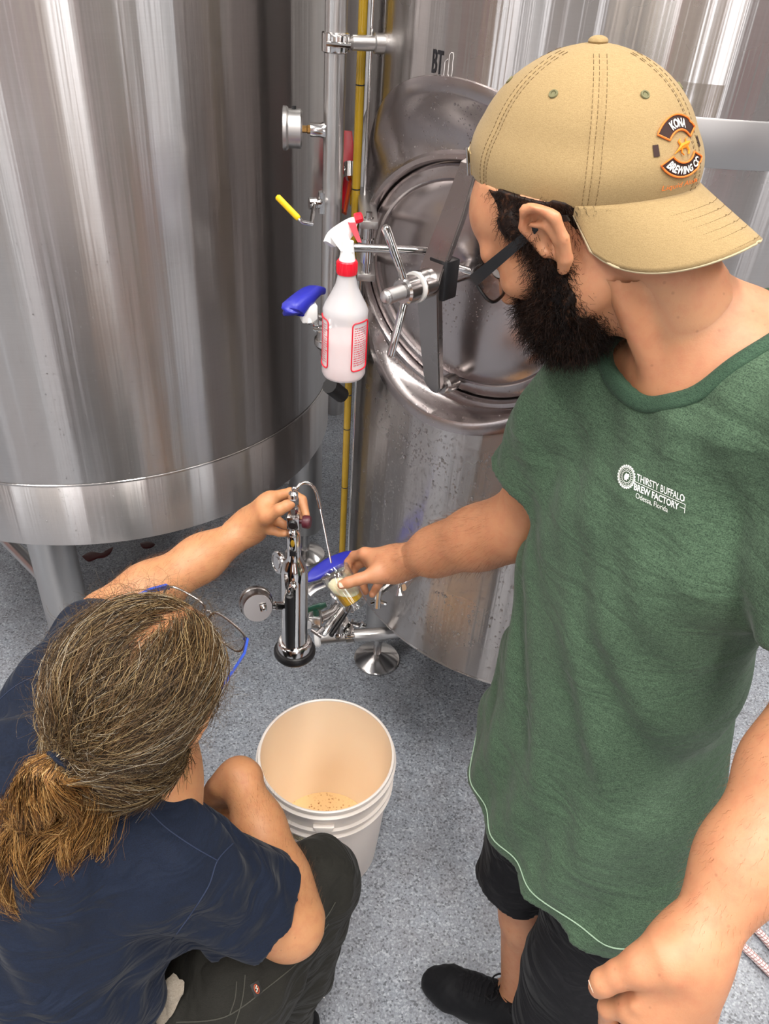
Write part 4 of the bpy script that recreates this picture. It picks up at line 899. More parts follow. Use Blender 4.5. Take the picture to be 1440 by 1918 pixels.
def axes(f_az, pitch_down, roll=0.0):
    """local frame of a head: x = its left, y = forward, z = up"""
    a, p = math.radians(f_az), math.radians(pitch_down); f = Vector((math.cos(a)*math.cos(p), math.sin(a)*math.cos(p), -math.sin(p)))
    l = Vector((-math.sin(a), math.cos(a), 0)); u = f.cross(l)*1.0
    u = l.cross(f)*-1 if u.z < 0 else u
    R = Matrix.Rotation(math.radians(roll), 3, f); l = R @ l; u = R @ u
    m = Matrix((l, f, u)).transposed().to_4x4(); return m
def skin_mat(name, c1, c2, red, spots=True):
    m = MB(name); c = m.coord(); big = m.noise(c, 9, 4, .6); med = m.noise(c, 60, 4, .6); fine = m.noise(c, 420, 3, .6)
    col = m.mix(big, c1, c2); col = m.mix(m.ramp(med, [(.45, 0.0), (.75, .45)]), col, red)
    if spots:
        vo = m.n('ShaderNodeTexVoronoi', {'Vector': c, 'Scale': 95.0}, feature='F1'); sp = m.math('MULTIPLY', m.ramp(vo.outputs['Distance'], [(.08, 1), (.2, 0)]), m.ramp(m.n('ShaderNodeSeparateColor', {0: vo.outputs['Color']}).outputs[0], [(.70, 0), (.74, .35)]))
        col = m.mix(sp, col, tuple(x*.45 for x in c1))
    m.set(Base_Color=col, Roughness=m.math('ADD', .40, m.math('MULTIPLY', med, .2)), Subsurface_Weight=.22, Subsurface_Scale=.012, Subsurface_Radius=(1.0, .35, .2))
    m.bump(m.math('ADD', m.math('MULTIPLY', med, .6), fine), .35, .0006); return m.m
def cloth_mat(name, c1, c2, speck=.5, scale=900, rough=.9, fuzz=.3, wrinkle=0.0):
    m = MB(name); c = m.coord(); f = m.noise(c, scale, 2, .7); g = m.noise(c, 5, 4, .6); st = m.noise(m.n('ShaderNodeMapping', {0: c, 3: (1, 1, 9)}).outputs[0], scale*.22, 2, .6)
    t_ = m.ramp(m.math('ADD', m.math('MULTIPLY', f, .6), m.math('MULTIPLY', st, .4)), [(.5-.25*speck, 0), (.5+.22*speck, 1)])
    col = m.mix(t_, c1, c2); col = m.mix(m.math('MULTIPLY', g, .35), col, tuple(x*.75 for x in c1))
    m.set(Base_Color=col, Roughness=rough, Sheen_Weight=fuzz, Sheen_Roughness=.5, Specular_IOR_Level=.2); b0 = m.bump(f, .35, .0006)
    if wrinkle:
        wv = m.n('ShaderNodeTexNoise', {'Vector': m.n('ShaderNodeMapping', {0: c, 2: (.5, .3, .6), 3: (1, 1, 2.6)}).outputs[0], 'Scale': 7.0, 'Detail': 3.0, 'Roughness': .45, 'Distortion': .9}).outputs['Fac']
        m.bump(m.math('ABSOLUTE', m.math('SUBTRACT', wv, .5)), wrinkle, .05, b0)
    return m.m
def hair_mat(name, c1, c2, c3, rough=.38):
    m = MB(name); c = m.coord(); f = m.noise(c, 14, 3, .6); g = m.noise(c, 190, 2, .6); col = m.mix(m.ramp(f, [(.35, 0), (.65, 1)]), c1, c2); col = m.mix(m.ramp(g, [(.55, 0), (.72, .8)]), col, c3)
    m.set(Base_Color=col, Roughness=rough, Specular_IOR_Level=.15); return m.m
# ================================================================ standing bearded man in a green shirt
M['skinA'] = skin_mat('warm_skin', hexc('#b67c58'), hexc('#c68e69'), hexc('#b06a4e'))
M['green'] = cloth_mat('heather_green_jersey', hexc('#2a3b2d'), hexc('#587058'), .55, 700, .9, .1, .22)
M['black_cloth'] = cloth_mat('black_sport_cloth', hexc('#0d0d10'), hexc('#18181c'), .8, 500, .7, .03, .6)
M['beard'] = hair_mat('dark_brown_beard', hexc('#0f0907'), hexc('#241610'), hexc('#4a2e1e'), .45)
M['khaki'] = cloth_mat('washed_tan_twill', hexc('#8d7650'), hexc('#ad946a'), .8, 1100, .85, .1)
root = bpy.data.objects.new('person', None); COL.objects.link(root); root.location = (.36, .79, 0)
tag(root, 'standing bearded man in green T-shirt, tan cap and black glasses, holding out the beer glass', 'person'); PA = root
# ---- landmarks
SHF = Vector((.232, .895, 1.395)); SHN = Vector((.430, .662, 1.488))
ELF = at(968, 985, 1.19); WRF = at(748, 1054, 1.425)
ELN = at(1560, 1330, .80); WRN = at(1297, 1778, .735)
HO = at(1028, 442, .755)+Vector((.040, .070, 0)); HA = axes(149, 44, -4); HA.translation = HO
def hA(x, y, z): return HA @ Vector((x, y, z))
CA, CB, CH = .117, .098, .117          # cap: half length, half width, height
CAZ = math.radians(141); CF = Vector((math.cos(CAZ), math.sin(CAZ), 0)); CUP = (Vector((-.05, .0, 1)) + CF*.02).normalized(); CF = (CF-CUP*CF.dot(CUP)).normalized(); CS = CUP.cross(CF)
CO = at(1087, 327, .812)
def inside_cap(F, m=.005):
    q = [F.ax[0][:, None, None]-CO.x, F.ax[1][None, :, None]-CO.y, F.ax[2][None, None, :]-CO.z]; dt = lambda a: q[0]*a.x+q[1]*a.y+q[2]*a.z
    u, v, h_ = dt(CF)/(CA-m), dt(CS)/(CB-m), dt(CUP); hh = np.clip(h_, 0, None)/(CH-m); k = np.maximum(1-np.clip(hh, 0, .999)**2.35, 1e-4)**.56
    d = (np.sqrt(u*u+v*v)/k-1)*.09; d = np.where(hh >= .999, .02, d); F.f = np.where(h_ > -.002, np.maximum(F.f, d.astype(np.float32)), F.f)
NB_ = Vector((.345, .800, 1.502))
# ---- torso, neck, upper arms (coarse), hidden under the shirt except at neck
def arm(F, sh, el, wr, r, k=.02, flat=None):
    m1 = el.lerp(wr, .28); F.cap(sh, sh.lerp(el, .5), r[0], r[1], k); F.cap(sh.lerp(el, .5), el, r[1], r[2], k); F.cap(el, m1, r[2], r[3], k); F.cap(m1, el.lerp(wr, .65), r[3], r[4], k); F.cap(el.lerp(wr, .65), wr, r[4], r[5], k, flat=flat, fs=.82)
F1 = Field((.0, .30, 1.15), (.62, 1.12, 1.60), .004)
F1.chain([SHF, SHF.lerp(SHN, .5)+Vector((.01, .01, .03)), SHN], [.050, .07, .050], .04)
F1.loft([(1.17, .345, .80, .12, .08, -156), (1.34, .35, .80, .13, .085, -156), (1.43, .345, .79, .12, .07, -156)], .04)
F1.cap(NB_, HO+HA.to_3x3() @ Vector((0, -.030, -.04)), .060, .052, .03)
F1.cap(NB_+Vector((.02, .01, .015)), SHN.lerp(NB_, .35)+Vector((0, 0, .015)), .062, .050, .04); F1.cap(NB_, SHF.lerp(NB_, .35)+Vector((0, 0, .01)), .05, .04, .04)
# sterno-mastoid cord and collar bone
F1.cap(hA(.060, -.035, -.03), Vector((.285, .775, 1.475)), .016, .011, .012)
F1.cap(Vector((.275, .775, 1.466)), SHN+Vector((-.03, .01, .03)), .009, .011, .012)
body_parts = [F1.mesh(2)]
# ---- head
def head_field(Hm, extra_jaw=0.0, h=.0026):
    p = Hm.translation; F = Field(A3(p)-.15, A3(p)+.15, h); L = lambda x, y, z: Hm @ Vector((x, y, z)); E = lambda x, y, z: Hm @ Matrix.Translation((x, y, z))
    F.ell(E(0, -.012, .038), (.076, .098, .086), .01); F.ell(E(0, .030, -.040), (.060, .066, .080), .03)
    F.ell(E(0, .055, .045), (.058, .045, .045), .02)
    F.cap(L(-.045, .080, .020), L(.045, .080, .020), .012, .012, .016)
    for s in (-1, 1):
        F.ell(E(s*.046, .066, -.016), (.022, .022, .018), .018); F.ell(E(s*.056, .01, -.055), (.016, .035, .028), .02)
        F.ell(E(s*.032, .098, .004), (.018, .014, .012), .010, 's')
    F.cap(L(0, .092, .014), L(0, .112, -.024), .008, .012, .010); F.ell(E(0, .112, -.030), (.011, .012, .009), .006)
    for s in (-1, 1): F.ell(E(s*.013, .103, -.033), (.008, .010, .007), .005)
    F.cap(L(-.020, .092, -.055), L(.020, .092, -.055), .006, .006, .007); F.cap(L(-.016, .092, -.065), L(.016, .092, -.065), .007, .007, .007)
    F.ell(E(0, .074, -.096), (.026, .022, .020), .02)
    for s in (-1, 1):                                                # ears: rim, bowl, tragus, lobe
        rim = [(.079, .018, .006), (.089, .016, .028), (.097, .000, .042), (.103, -.018, .038), (.104, -.028, .018), (.099, -.022, -.006), (.090, -.008, -.026), (.083, .004, -.034)]
        E0, L0 = E, L; ek = lambda x, y, z: (s*(.081+(abs(x)-.081)*.68), -.002+(y+.002)*.82, .002+(z-.002)*.86); L = lambda x, y, z: L0(*ek(x, y, z)); E = lambda x, y, z: E0(*ek(x, y, z))
        F.ell(E(s*.089, -.006, .006) @ Matrix.Rotation(s*.45, 4, 'Z'), (.0050, .021, .031), .006)
        F.chain([L(s*x, y, z) for x, y, z in rim], [.0042, .0050, .0054, .0056, .0054, .0050, .0068, .0062], .003)
        F.ell(E(s*.099, .001, .020) @ Matrix.Rotation(s*.45, 4, 'Z'), (.008, .011, .014), .004, 's'); F.ell(E(s*.098, .000, -.006), (.011, .008, .011), .004, 's')
        F.chain([L(s*x, y, z) for x, y, z in ((.095, .004, .026), (.099, -.012, .016), (.096, -.013, -.002), (.090, -.004, -.016))], [.0030, .0036, .0036, .0032], .003)
        F.cap(L(s*.082, .014, .0), L(s*.086, .011, -.008), .0055, .0055, .004); E, L = E0, L0
    return F, L, E
FH, L_, E_ = head_field(HA)
FH.cap(hA(0, -.034, -.03), NB_, .053, .060, .03)
inside_cap(FH, .010); v, f = FH.mesh(1); body_parts.append((v, f))
# ---- reaching right arm and hand
def vis(Fd, pts, rs, k=.01, **kw): Fd.chain(pts, rs, k, **kw)
up_ = Vector((0, 0, 1))
def hand_field(fingers, thumb, wrist, palm, h=.0016, pad=.03, kf=.004, more=()):
    pts = [wrist]+list(more)+[p for f_ in fingers for p in f_[0]]+thumb[0]+[p for p, r in palm]
    lo = np.minimum.reduce([A3(p) for p in pts])-pad; hi = np.maximum.reduce([A3(p) for p in pts])+pad; F = Field(lo, hi, h)
    for a, b, ra, rb, fl, fs in palm_links(palm, fingers, wrist): F.cap(a, b, ra, rb, .014, flat=fl, fs=fs)
    G = None
    F.chain(thumb[0][:3], thumb[1][:3], .010); F.chain(thumb[0][2:], thumb[1][2:], kf)
    for P, R in fingers:
        F.cap(P[0], P[1], R[0], R[1], kf)
        for i in range(1, len(P)-1): F.cap(P[i], P[i+1], R[i], R[i+1], .0015)
        F.ell(T(P[1]), (R[1]*1.06,)*3, .002)
    return F
def palm_links(palm, fingers, wrist):
    out = []; n = palm[0][1]
    for P, R in fingers: out.append((wrist.lerp(P[0], .12), P[0], .018, R[0]*1.18, n, .85))
    for i in range(len(fingers)-1):
        a, b = fingers[i], fingers[i+1]; out.append((a[0][0].lerp(b[0][0], .5), wrist.lerp(a[0][0].lerp(b[0][0], .5), .35), a[1][0]*1.05, .020, n, .8))
    return out
fgs = [([at(684, 1036, 1.452), at(663, 1041, 1.478), at(652, 1053, 1.487), at(651, 1069, 1.486)], [.0105, .0090, .0082, .0072]),
       ([at(690, 1046, 1.468), at(667, 1059, 1.500), at(658, 1075, 1.505), at(660, 1090, 1.500)], [.0108, .0092, .0084, .0074]),
       ([at(702, 1061, 1.472), at(683, 1082, 1.498), at(680, 1097, 1.496), at(684, 1108, 1.480)], [.0104, .0088, .0080, .0072]),
       ([at(722, 1074, 1.462), at(709, 1093, 1.474), at(703, 1104, 1.470), at(697, 1113, 1.458)], [.0098, .0082, .0076, .0068])]
th = ([at(728, 1070, 1.425), at(704, 1076, 1.415), at(672, 1085, 1.411), at(652, 1091, 1.412), at(640, 1095, 1.414)], [.0165, .0135, .0108, .0102, .0085])
FHn = hand_field(fgs, th, WRF, [(WRF, Vector((.15, .35, .9)))], .0024, .055, .004, (SHF, ELF))
arm(FHn, SHF, ELF, WRF, [.050, .044, .0395, .0405, .0345, .0258], .045); FHn.cap(ELF.lerp(WRF, .1), ELF.lerp(WRF, .5)+Vector((.0, -.004, .006)), .036, .030, .04); FHn.cap(WRF, at(712, 1066, 1.438), .0245, .019, .014)
hv = FHn.mesh(1)
FAv = hv; body_parts += [hv]
# ---- near left arm and hand
fgs = [([at(1183, 1888, .742), at(1140, 1888, .760), at(1138, 1918, .785), at(1160, 1935, .80)], [.0118, .0102, .0092, .0084]),
       ([at(1212, 1925, .742), at(1168, 1945, .765), at(1175, 1975, .79), at(1205, 1985, .80)], [.0122, .0106, .0096, .0086]),
       ([at(1252, 1945, .745), at(1215, 1978, .768), at(1228, 2000, .79), at(1250, 1995, .80)], [.0118, .0102, .0092, .0084]),
       ([at(1296, 1940, .752), at(1268, 1980, .775), at(1278, 2000, .79), at(1295, 1990, .80)], [.0110, .0092, .0084, .0076])]
th = ([at(1238, 1800, .725), at(1200, 1812, .728), at(1158, 1826, .735), at(1130, 1840, .742), at(1121, 1850, .746)], [.0220, .0165, .0130, .0122, .0098])
wn_ = (Vector((0, 0, CAM_H))-WRN).normalized()
FHd = hand_field(fgs, th, at(1285, 1800, .735), [(WRN, wn_)], .0024, .055, .004, (SHN, ELN))
arm(FHd, SHN, ELN, WRN, [.052, .047, .043, .046, .037, .0285], .04); FHd.cap(WRN, at(1245, 1870, .742), .027, .026, .02, flat=wn_, fs=.8); FHd.cap(WRN, at(1290, 1880, .748), .026, .024, .02, flat=wn_, fs=.8)
# extensor tendons and a vein on the back of the hand
for a, b in ((at(1262, 1830, .715), at(1190, 1885, .728)), (at(1275, 1835, .715), at(1218, 1918, .728)), (at(1300, 1835, .72), at(1296, 1930, .735))): FHd.cap(a, b, .0035, .0030, .012)
hv2 = FHd.mesh(1)
FNv = hv2; body_parts += [hv2]
# ---- legs
HPF, KNF, ANF = Vector((.330, .855, .80)), Vector((.303, .775, .50)), Vector((.352, .745, .105))
HPN, KNN, ANN = Vector((.392, .700, .80)), Vector((.378, .590, .48)), Vector((.43, .56, .10))
FL = Field((.16, .42, .04), (.58, 1.0, 1.25), .006); FL.loft([(.74, .355, .78, .13, .09, -154), (1.22, .345, .80, .12, .08, -156)], .04)
for HP, KN, AN in ((HPF, KNF, ANF), (HPN, KNN, ANN)):
    FL.cap(HP, KN, .068, .052, .02); FL.cap(KN, KN.lerp(AN, .3)+Vector((.016, .0, 0)), .055, .058, .02); FL.cap(KN.lerp(AN, .3)+Vector((.016, .0, 0)), AN, .058, .036, .02)
    FL.cap(AN, AN+Vector((-.03, .01, -.04)), .036, .03, .02)
body_parts.append(FL.mesh(2))
V, F = join_np(body_parts); body = from_np('body', V, F, M['skinA'], PA, True); BODYA = (V, F)
# fine hair on the forearms
def arm_hair(V, F, a, b, n, rng, r=.07, mat=None, parent=None, length=.012):
    ax = np.array(b)-np.array(a); L = np.linalg.norm(ax); ax = ax/L
    cond = lambda c_, n_: (((c_-np.array(a))@ax) > 0) & (((c_-np.array(a))@ax) < L) & (np.linalg.norm((c_-np.array(a))-((c_-np.array(a))@ax)[:, None]*ax, axis=1) < r)
    P, N = sample_surface(V, F, n, rng, cond); return strands('arm_hair', curly(P-N*.0004, N*.55+ax*.8, rng, length, 5, (0, 0, 0), .0008, .25), np.full(n, .00011), mat, parent, None)
# nails
def nail(c, n, d, w_, l_, parent, mat):
    m = frame(c, n, d); V = []; 
    bm = NB(); rr = []
    for i in range(5):
        y = (i/4-.5)*w_; h_ = -((i/4-.5)**2)*w_*.9; rr.append([m @ Vector((x, y*(.8 if abs(x) > l_*.4 else 1), h_+q)) for x, q in ((-l_/2, 0), (-l_/4, .0004), (l_/4, .0004), (l_/2, -.0002))])
    add_loft(bm, rr, False, False, False); return obj('nail', bm, mat, parent)
M['nail'] = plain('finger_nail', '#e6b8a4', .25)
vw = lambda p: (Vector((0, 0, CAM_H))-p).normalized()
c = at(1121, 1846, .746); nail(c+(vw(c)*.7+(at(1110, 1830, .74)-c).normalized()*.5).normalized()*.0104, vw(c)*.7+(at(1110, 1830, .74)-c).normalized()*.5, at(1110, 1858, .75)-at(1135, 1842, .742), .013, .014, PA, M['nail'])
c = at(641, 1094, 1.414); nail(c+vw(c)*.0088, vw(c)+Vector((0, 0, .5)), at(630, 1098, 1.415)-at(652, 1091, 1.41), .011, .012, PA, M['nail'])
# ---- eyes, eyebrow
for s in (-1, 1):
    bm = NB(); add_ball(bm, hA(s*.032, .086, .004), .0118, 18, 12); ey = obj('eye', bm, plain('eye_white', '#e9e4df', .2), PA)
    bm = NB(); add_ball(bm, (0, 0, 0), .006, 14, 8, M=HA @ T((s*.032, .0955, .001)) @ Matrix.Diagonal((1, .5, 1, 1))); obj('iris', bm, plain('dark_brown_iris', '#2a170c', .1), ey)
# ---- beard and hair: solid undercoat, then strands
FB = Field(A3(HO)-.16, A3(HO)+.14, .0035)
FB.ell(E_(0, .048, -.060), (.065, .052, .050), .02); FB.ell(E_(0, .064, -.084), (.047, .044, .036), .03)
for s in (-1, 1):
    FB.chain([hA(s*.070, .018, .020), hA(s*.068, .018, -.02), hA(s*.060, .030, -.052), hA(s*.038, .055, -.085)], [.010, .013, .018, .030], .015)
FB.cap(hA(-.026, .092, -.047), hA(.026, .092, -.047), .008, .008, .008)
FB.cap(hA(-.010, .094, -.060), hA(.010, .094, -.060), .0085, .0085, .006, mode='s')
FB.ell(E_(0, .100, -.015), (.040, .04, .030), .006, 's')
FB.disp(lambda x, y, z: .0022*np.sin(x*300+z*90)*np.sin(y*280+z*160)+.0015*np.sin(x*610)*np.sin(z*560)); bv, bf = FB.mesh(1)
beard = from_np('beard', bv, bf, M['beard'], PA, True)
def sample_surface(V, F, n, rng, cond=None):
    a, b, c_, d = (V[F[:, i]] for i in range(4)); nr = np.cross(c_-a, d-b); ar = np.linalg.norm(nr, axis=1); nr = nr/(ar[:, None]+1e-12); ctr = (a+b+c_+d)/4
    ok = np.ones(len(F), bool) if cond is None else cond(ctr, nr); w_ = ar*ok; w_ = w_/w_.sum(); i = rng.choice(len(F), n, p=w_); u = rng.random((n, 1)); v_ = rng.random((n, 1))
    P = a[i]*(1-u)*(1-v_)+b[i]*u*(1-v_)+c_[i]*u*v_+d[i]*(1-u)*v_; return P, nr[i]
def curly(P, N, rng, length, m=6, droop=(0, 0, -.4), curl=.0022, spread=.55):
    n = len(P); D = N+np.array(droop)+rng.normal(0, spread*.5, (n, 3)); D /= np.linalg.norm(D, axis=1, keepdims=True); L = length*(.5+rng.random((n, 1))); t_ = np.linspace(0, 1, m)
    ph = rng.random((n, 1))*6.28; fr = 2.2+rng.random((n, 1))*3; A1 = np.cross(D, [.3, .5, .8]); A1 /= np.linalg.norm(A1, axis=1, keepdims=True); A2 = np.cross(D, A1)
    path = P[:, None]+D[:, None]*(L*t_)[..., None]+A1[:, None]*(curl*np.sin(ph+fr*6.28*t_*.6)*(t_**.7))[..., None]+A2[:, None]*(curl*np.cos(ph*1.7+fr*6.28*t_*.6)*(t_**.7))[..., None]+np.array([0, 0, -1.])*((L*t_*t_)*.25)[..., None]; return path
Hloc = np.array(HA.inverted())
P, N = sample_surface(bv, bf, 12000, RNG); loc = P@Hloc[:3, :3].T+Hloc[:3, 3]
pa = curly(P, N, RNG, .013, 5, tuple(HA.to_3x3() @ Vector((0, .15, -.35))), .0024, .8)
strands('beard_hair', pa, RNG.uniform(.00024, .00042, len(P)), M['beard'], beard)
M['arm_hair'] = plain('arm_hair', '#8a5a34', .5)
arm_hair(*FAv, ELF, WRF, 1500, RNG, .07, M['arm_hair'], PA); arm_hair(*FNv, ELN, WRN, 900, RNG, .07, M['arm_hair'], PA, .008)
# hair on the scalp below the cap, dark
FS = Field(A3(HO)-.14, A3(HO)+.14, .0035); FS.ell(E_(0, -.014, .038), (.0785, .101, .088), .005); FS.cap(hA(0, -.05, -.01), hA(0, -.052, -.045), .050, .040, .02)
FS.plane(hA(0, .036, .05), HA.to_3x3() @ Vector((0, 1, -.10)), .004); FS.plane(hA(0, -.02, -.052), HA.to_3x3() @ Vector((0, .25, -1)), .004)
for s in (-1, 1): FS.ell(E_(s*.09, -.002, -.012), (.03, .026, .034), .008, 's'); FS.cap(hA(s*.068, .030, .035), hA(s*.070, .022, .0), .014, .010, .01)
inside_cap(FS, .008); FS.disp(lambda x, y, z: .0012*np.sin(x*420+z*150)*np.sin(y*400)); sv, sf = FS.mesh(1)
hair = from_np('hair', sv, sf, M['beard'], PA, True)
P, N = sample_surface(sv, sf, 5000, RNG, lambda c_, n_: (((c_-np.array(CO))@np.array(CUP)) < -.004))
strands('hair_strand', curly(P, N, RNG, .008, 5, tuple(HA.to_3x3() @ Vector((0, -.5, -.5))), .0012, .5), RNG.uniform(.0002, .00032, len(P)), M['beard'], hair)
# stubble running down the neck, eyebrow
eb = []
for s in (-1, 1):
    for i in range(260): x = RNG.uniform(.012, .052); eb.append((hA(s*x, .094-.35*(x-.02)**1.0*(.6 if x > .02 else 0), .022+RNG.normal(0, .0026)-.25*max(0, x-.038)), s))
P = np.array([A3(p) for p, s in eb]); N = np.array([A3(HA.to_3x3() @ Vector((s*.8, .7, .25))) for p, s in eb]); strands('eyebrow_hair', curly(P, N, RNG, .006, 4, (0, 0, 0), .0004, .2), np.full(len(P), .0003), M['beard'], PA)
# ---- glasses
def glasses(hM, parent, mat, name='eyeglasses', wd=.027, ht=.0185, y0=.112, label=None, temple_mat=None, ear=(.0835, -.006, .020), thick=.0019, tw=.0065):
    R3 = hM.to_3x3(); H = lambda x, y, z: hM @ Vector((x, y, z)); rims = []; bm = NB()
    for s in (-1, 1):
        cx0 = s*.034; out = []
        for i in range(28):
            a = 2*PI*i/28; cx_, sx_ = math.cos(a), math.sin(a); r_ = (abs(cx_)**3.2+abs(sx_)**3.2)**(-1/3.2); X0 = cx0+wd*r_*cx_; out.append(H(X0, y0-abs(X0)*.12, -.002+ht*r_*sx_))
        add_tube(bm, out, thick, 8, loop=True); rims.append(out)
    add_tube(bm, [H(-.008, y0, .004), H(0, y0+.0025, .006), H(.008, y0, .004)], thick, 8)
    fr_ = obj(name, bm, mat, parent, label=label)
    for out in rims:
        bm = NB(); add_loft(bm, [out, [p+R3 @ Vector((0, -.0012, 0)) for p in out]]); obj('lens', bm, M['lens'], fr_)
    for s in (-1, 1):
        hp = H(s*.064, y0-.008, .010); te = [hp+R3 @ Vector((-s*.004, .0, 0)), hp, H(s*.074, .085, .011), H(s*.0825, .02, .016), H(s*ear[0], ear[1], ear[2]), H(s*.084, -.028, .008)]
        bm = NB(); rings = []; U_ = R3 @ Vector((0, 0, 1)); S_ = R3 @ Vector((1, 0, 0))
        for q, w_ in zip(te, (tw*.6, tw, tw*.95, tw*.74, tw*.6, tw*.45)): rings.append([q+U_*w_+S_*.0016, q-U_*w_+S_*.0016, q-U_*w_-S_*.0016, q+U_*w_-S_*.0016])
        add_loft(bm, rings); obj('temple_arm', bm, temple_mat or mat, fr_, angle=.5)
    return fr_
glasses(HA, PA, M['black_plastic'], ht=.0205, wd=.028, label='black rectangular glasses')
# ---- T-shirt
FT = Field((.02, .42, .66), (.62, 1.12, 1.65), .0044)
FT.loft([(.62, .352, .775, .206, .176, -152), (.72, .350, .777, .200, .168, -152), (.82, .348, .778, .190, .154, -152), (.95, .345, .785, .178, .138, -153), (1.08, .340, .795, .172, .128, -154), (1.20, .338, .800, .172, .124, -155), (1.32, .338, .800, .174, .118, -156), (1.40, .340, .80, .155, .100, -156), (1.465, .342, .80, .125, .085, -156)], .03)
FT.cap(HPN+Vector((0, 0, .08)), HPN.lerp(KNN, .45), .100, .116, .05); FT.cap(HPF+Vector((0, 0, .08)), HPF.lerp(KNF, .4), .098, .106, .05)
FT.chain([SHF+Vector((0, 0, .0)), SHF.lerp(SHN, .5)+Vector((.015, .01, .035)), SHN+Vector((0, 0, .0))], [.058, .072, .062], .05)
FT.cap(NB_+Vector((.01, 0, .012)), SHN.lerp(NB_, .35)+Vector((0, 0, .008)), .077, .066, .04); FT.cap(NB_, SHF.lerp(NB_, .4), .062, .055, .04)
def foldsA(x, y, z):
    u = (x-.35)*.42+(y-.8)*-.91; 
    d = .0062*np.sin(62*u+9*np.sin(z*5.0)+14*(z-1.1))*np.clip((1.28-z)*4, 0, 1)*np.clip((.95-y)*4+.3, .15, 1)
    d += .0040*np.sin(38*u-26*z+2)*np.clip((z-1.0)*3, 0, 1)+.0016*np.sin(95*u+60*z)
    d += .0050*np.sin(70*(z*.55+x*.8))*np.exp(-((y-.93)/.09)**2)
    return d
FT.disp(foldsA)
for SH, EL, q, r0, r1 in ((SHF, ELF, .56, .062, .076), (SHN, ELN, .74, .068, .080)):
    G = Field(FT.lo, FT.lo+(FT.n-1)*FT.h, FT.h); G.n = FT.n.copy(); G.f = np.full(tuple(FT.n), .2, dtype=np.float32); G.ax = FT.ax
    rin = .056 if SH is SHF else .058; dd_ = (EL-SH).normalized(); cc_ = SH.lerp(EL, q)
    G.cap(SH, SH.lerp(EL, q+.15), r0, r1, .001); G.disp(foldsA); G.plane(cc_, dd_, .003); G.cap(cc_-dd_*.05, cc_+dd_*.1, rin-.006, rin+.006, .003, mode='s')
    sel = (G.f < .1) | (FT.f < .1); h_ = np.maximum(.035-np.abs(G.f-FT.f), 0)/.035; FT.f = np.where(sel, np.minimum(G.f, FT.f)-h_*h_*.035*.25, FT.f)

# hem, sleeve ends, neck opening
HEMP, HEMN = Vector((.35, .78, .742)), Vector((.0, .16, -1)); FT.plane(HEMP, HEMN, .003)
nd = (hA(0, -.05, -.05)-NB_).normalized(); ncut = Matrix.Translation(NB_+Vector((-.012, .002, .055)))
KA, KB, KR0, KR1 = NB_+Vector((-.034, .006, .028)), NB_+Vector((-.050, .010, .16)), .088, .112
uv_, uf_ = FT.mesh(3); bvu = BVHTree.FromPolygons([tuple(q) for q in uv_.tolist()], [tuple(q) for q in uf_.tolist()])
FT.cap(KA, KB, KR0, KR1, .004, mode='s')
tv, tf = FT.mesh(2)
tee = from_np('t_shirt', tv, tf, M['green'], PA, True); tee['label'] = 'faded green heather T-shirt'
bvh = BVHTree.FromPolygons([tuple(v) for v in tv.tolist()], [tuple(f) for f in tf.tolist()])
def on_bvh(b, o, d, off):
    h = b.ray_cast(o, d)
    return (h[0]+h[1].normalized()*off*(1 if h[1].dot(d) < 0 else -1)) if h[0] is not None else None
# ribbed collar round the opening
def kd(p): ba = KB-KA; t_ = min(1, max(0, (p-KA).dot(ba)/ba.length_squared)); return (p-KA-ba*t_).length-(KR0+(KR1-KR0)*t_)
ca = (KB-KA).normalized(); cm = frame(KA, ca, Vector((1, 0, 0))); cols = []
for i in range(96):
    a = 2*PI*i/96; d = cm.to_3x3() @ Vector((math.cos(a), math.sin(a), 0)); pr_ = []
    for e in np.linspace(.03, .17, 70):
        h = bvu.ray_cast(KA+d*e+ca*.16, -ca)
        if h[0] is not None: pr_.append((kd(h[0]), h[0], h[1] if h[1].dot(ca) > 0 else -h[1]))
    pr_ = [q for k_, q in enumerate(pr_) if k_ == 0 or q[0] > max(r_[0] for r_ in pr_[:k_])]
    row = []
    for tg_ in (-.003, .000, .004, .008, .0115, .0125):
        j = next((k_ for k_ in range(1, len(pr_)) if pr_[k_][0] >= tg_ > pr_[k_-1][0]), len(pr_)-1); A_, B_ = pr_[max(j-1, 0)], pr_[j]; f_ = (tg_-A_[0])/(B_[0]-A_[0]+1e-9); row.append((A_[1].lerp(B_[1], min(1, max(0, f_))), B_[2]))
    cols.append(row)
for _ in range(3): cols = [[((cols[i-1][k][0]+cols[i][k][0]*2+cols[(i+1) % 96][k][0])/4, cols[i][k][1]) for k in range(6)] for i in range(96)]
rg_ = [[cols[i][0][0]-cols[i][0][1]*.006 for i in range(96)]]+[[cols[i][k][0]+cols[i][k][1]*o_ for i in range(96)] for k, o_ in ((0, .0010), (1, .0030), (2, .0032), (3, .0030), (4, .0022), (5, -.001))]
bm = NB(); add_loft(bm, rg_, True, False, False); obj('collar', bm, cloth_mat('ribbed_green', hexc('#26392c'), hexc('#48634e'), .6, 900, .9, .05), tee, angle=1.2, label='ribbed dark green collar')
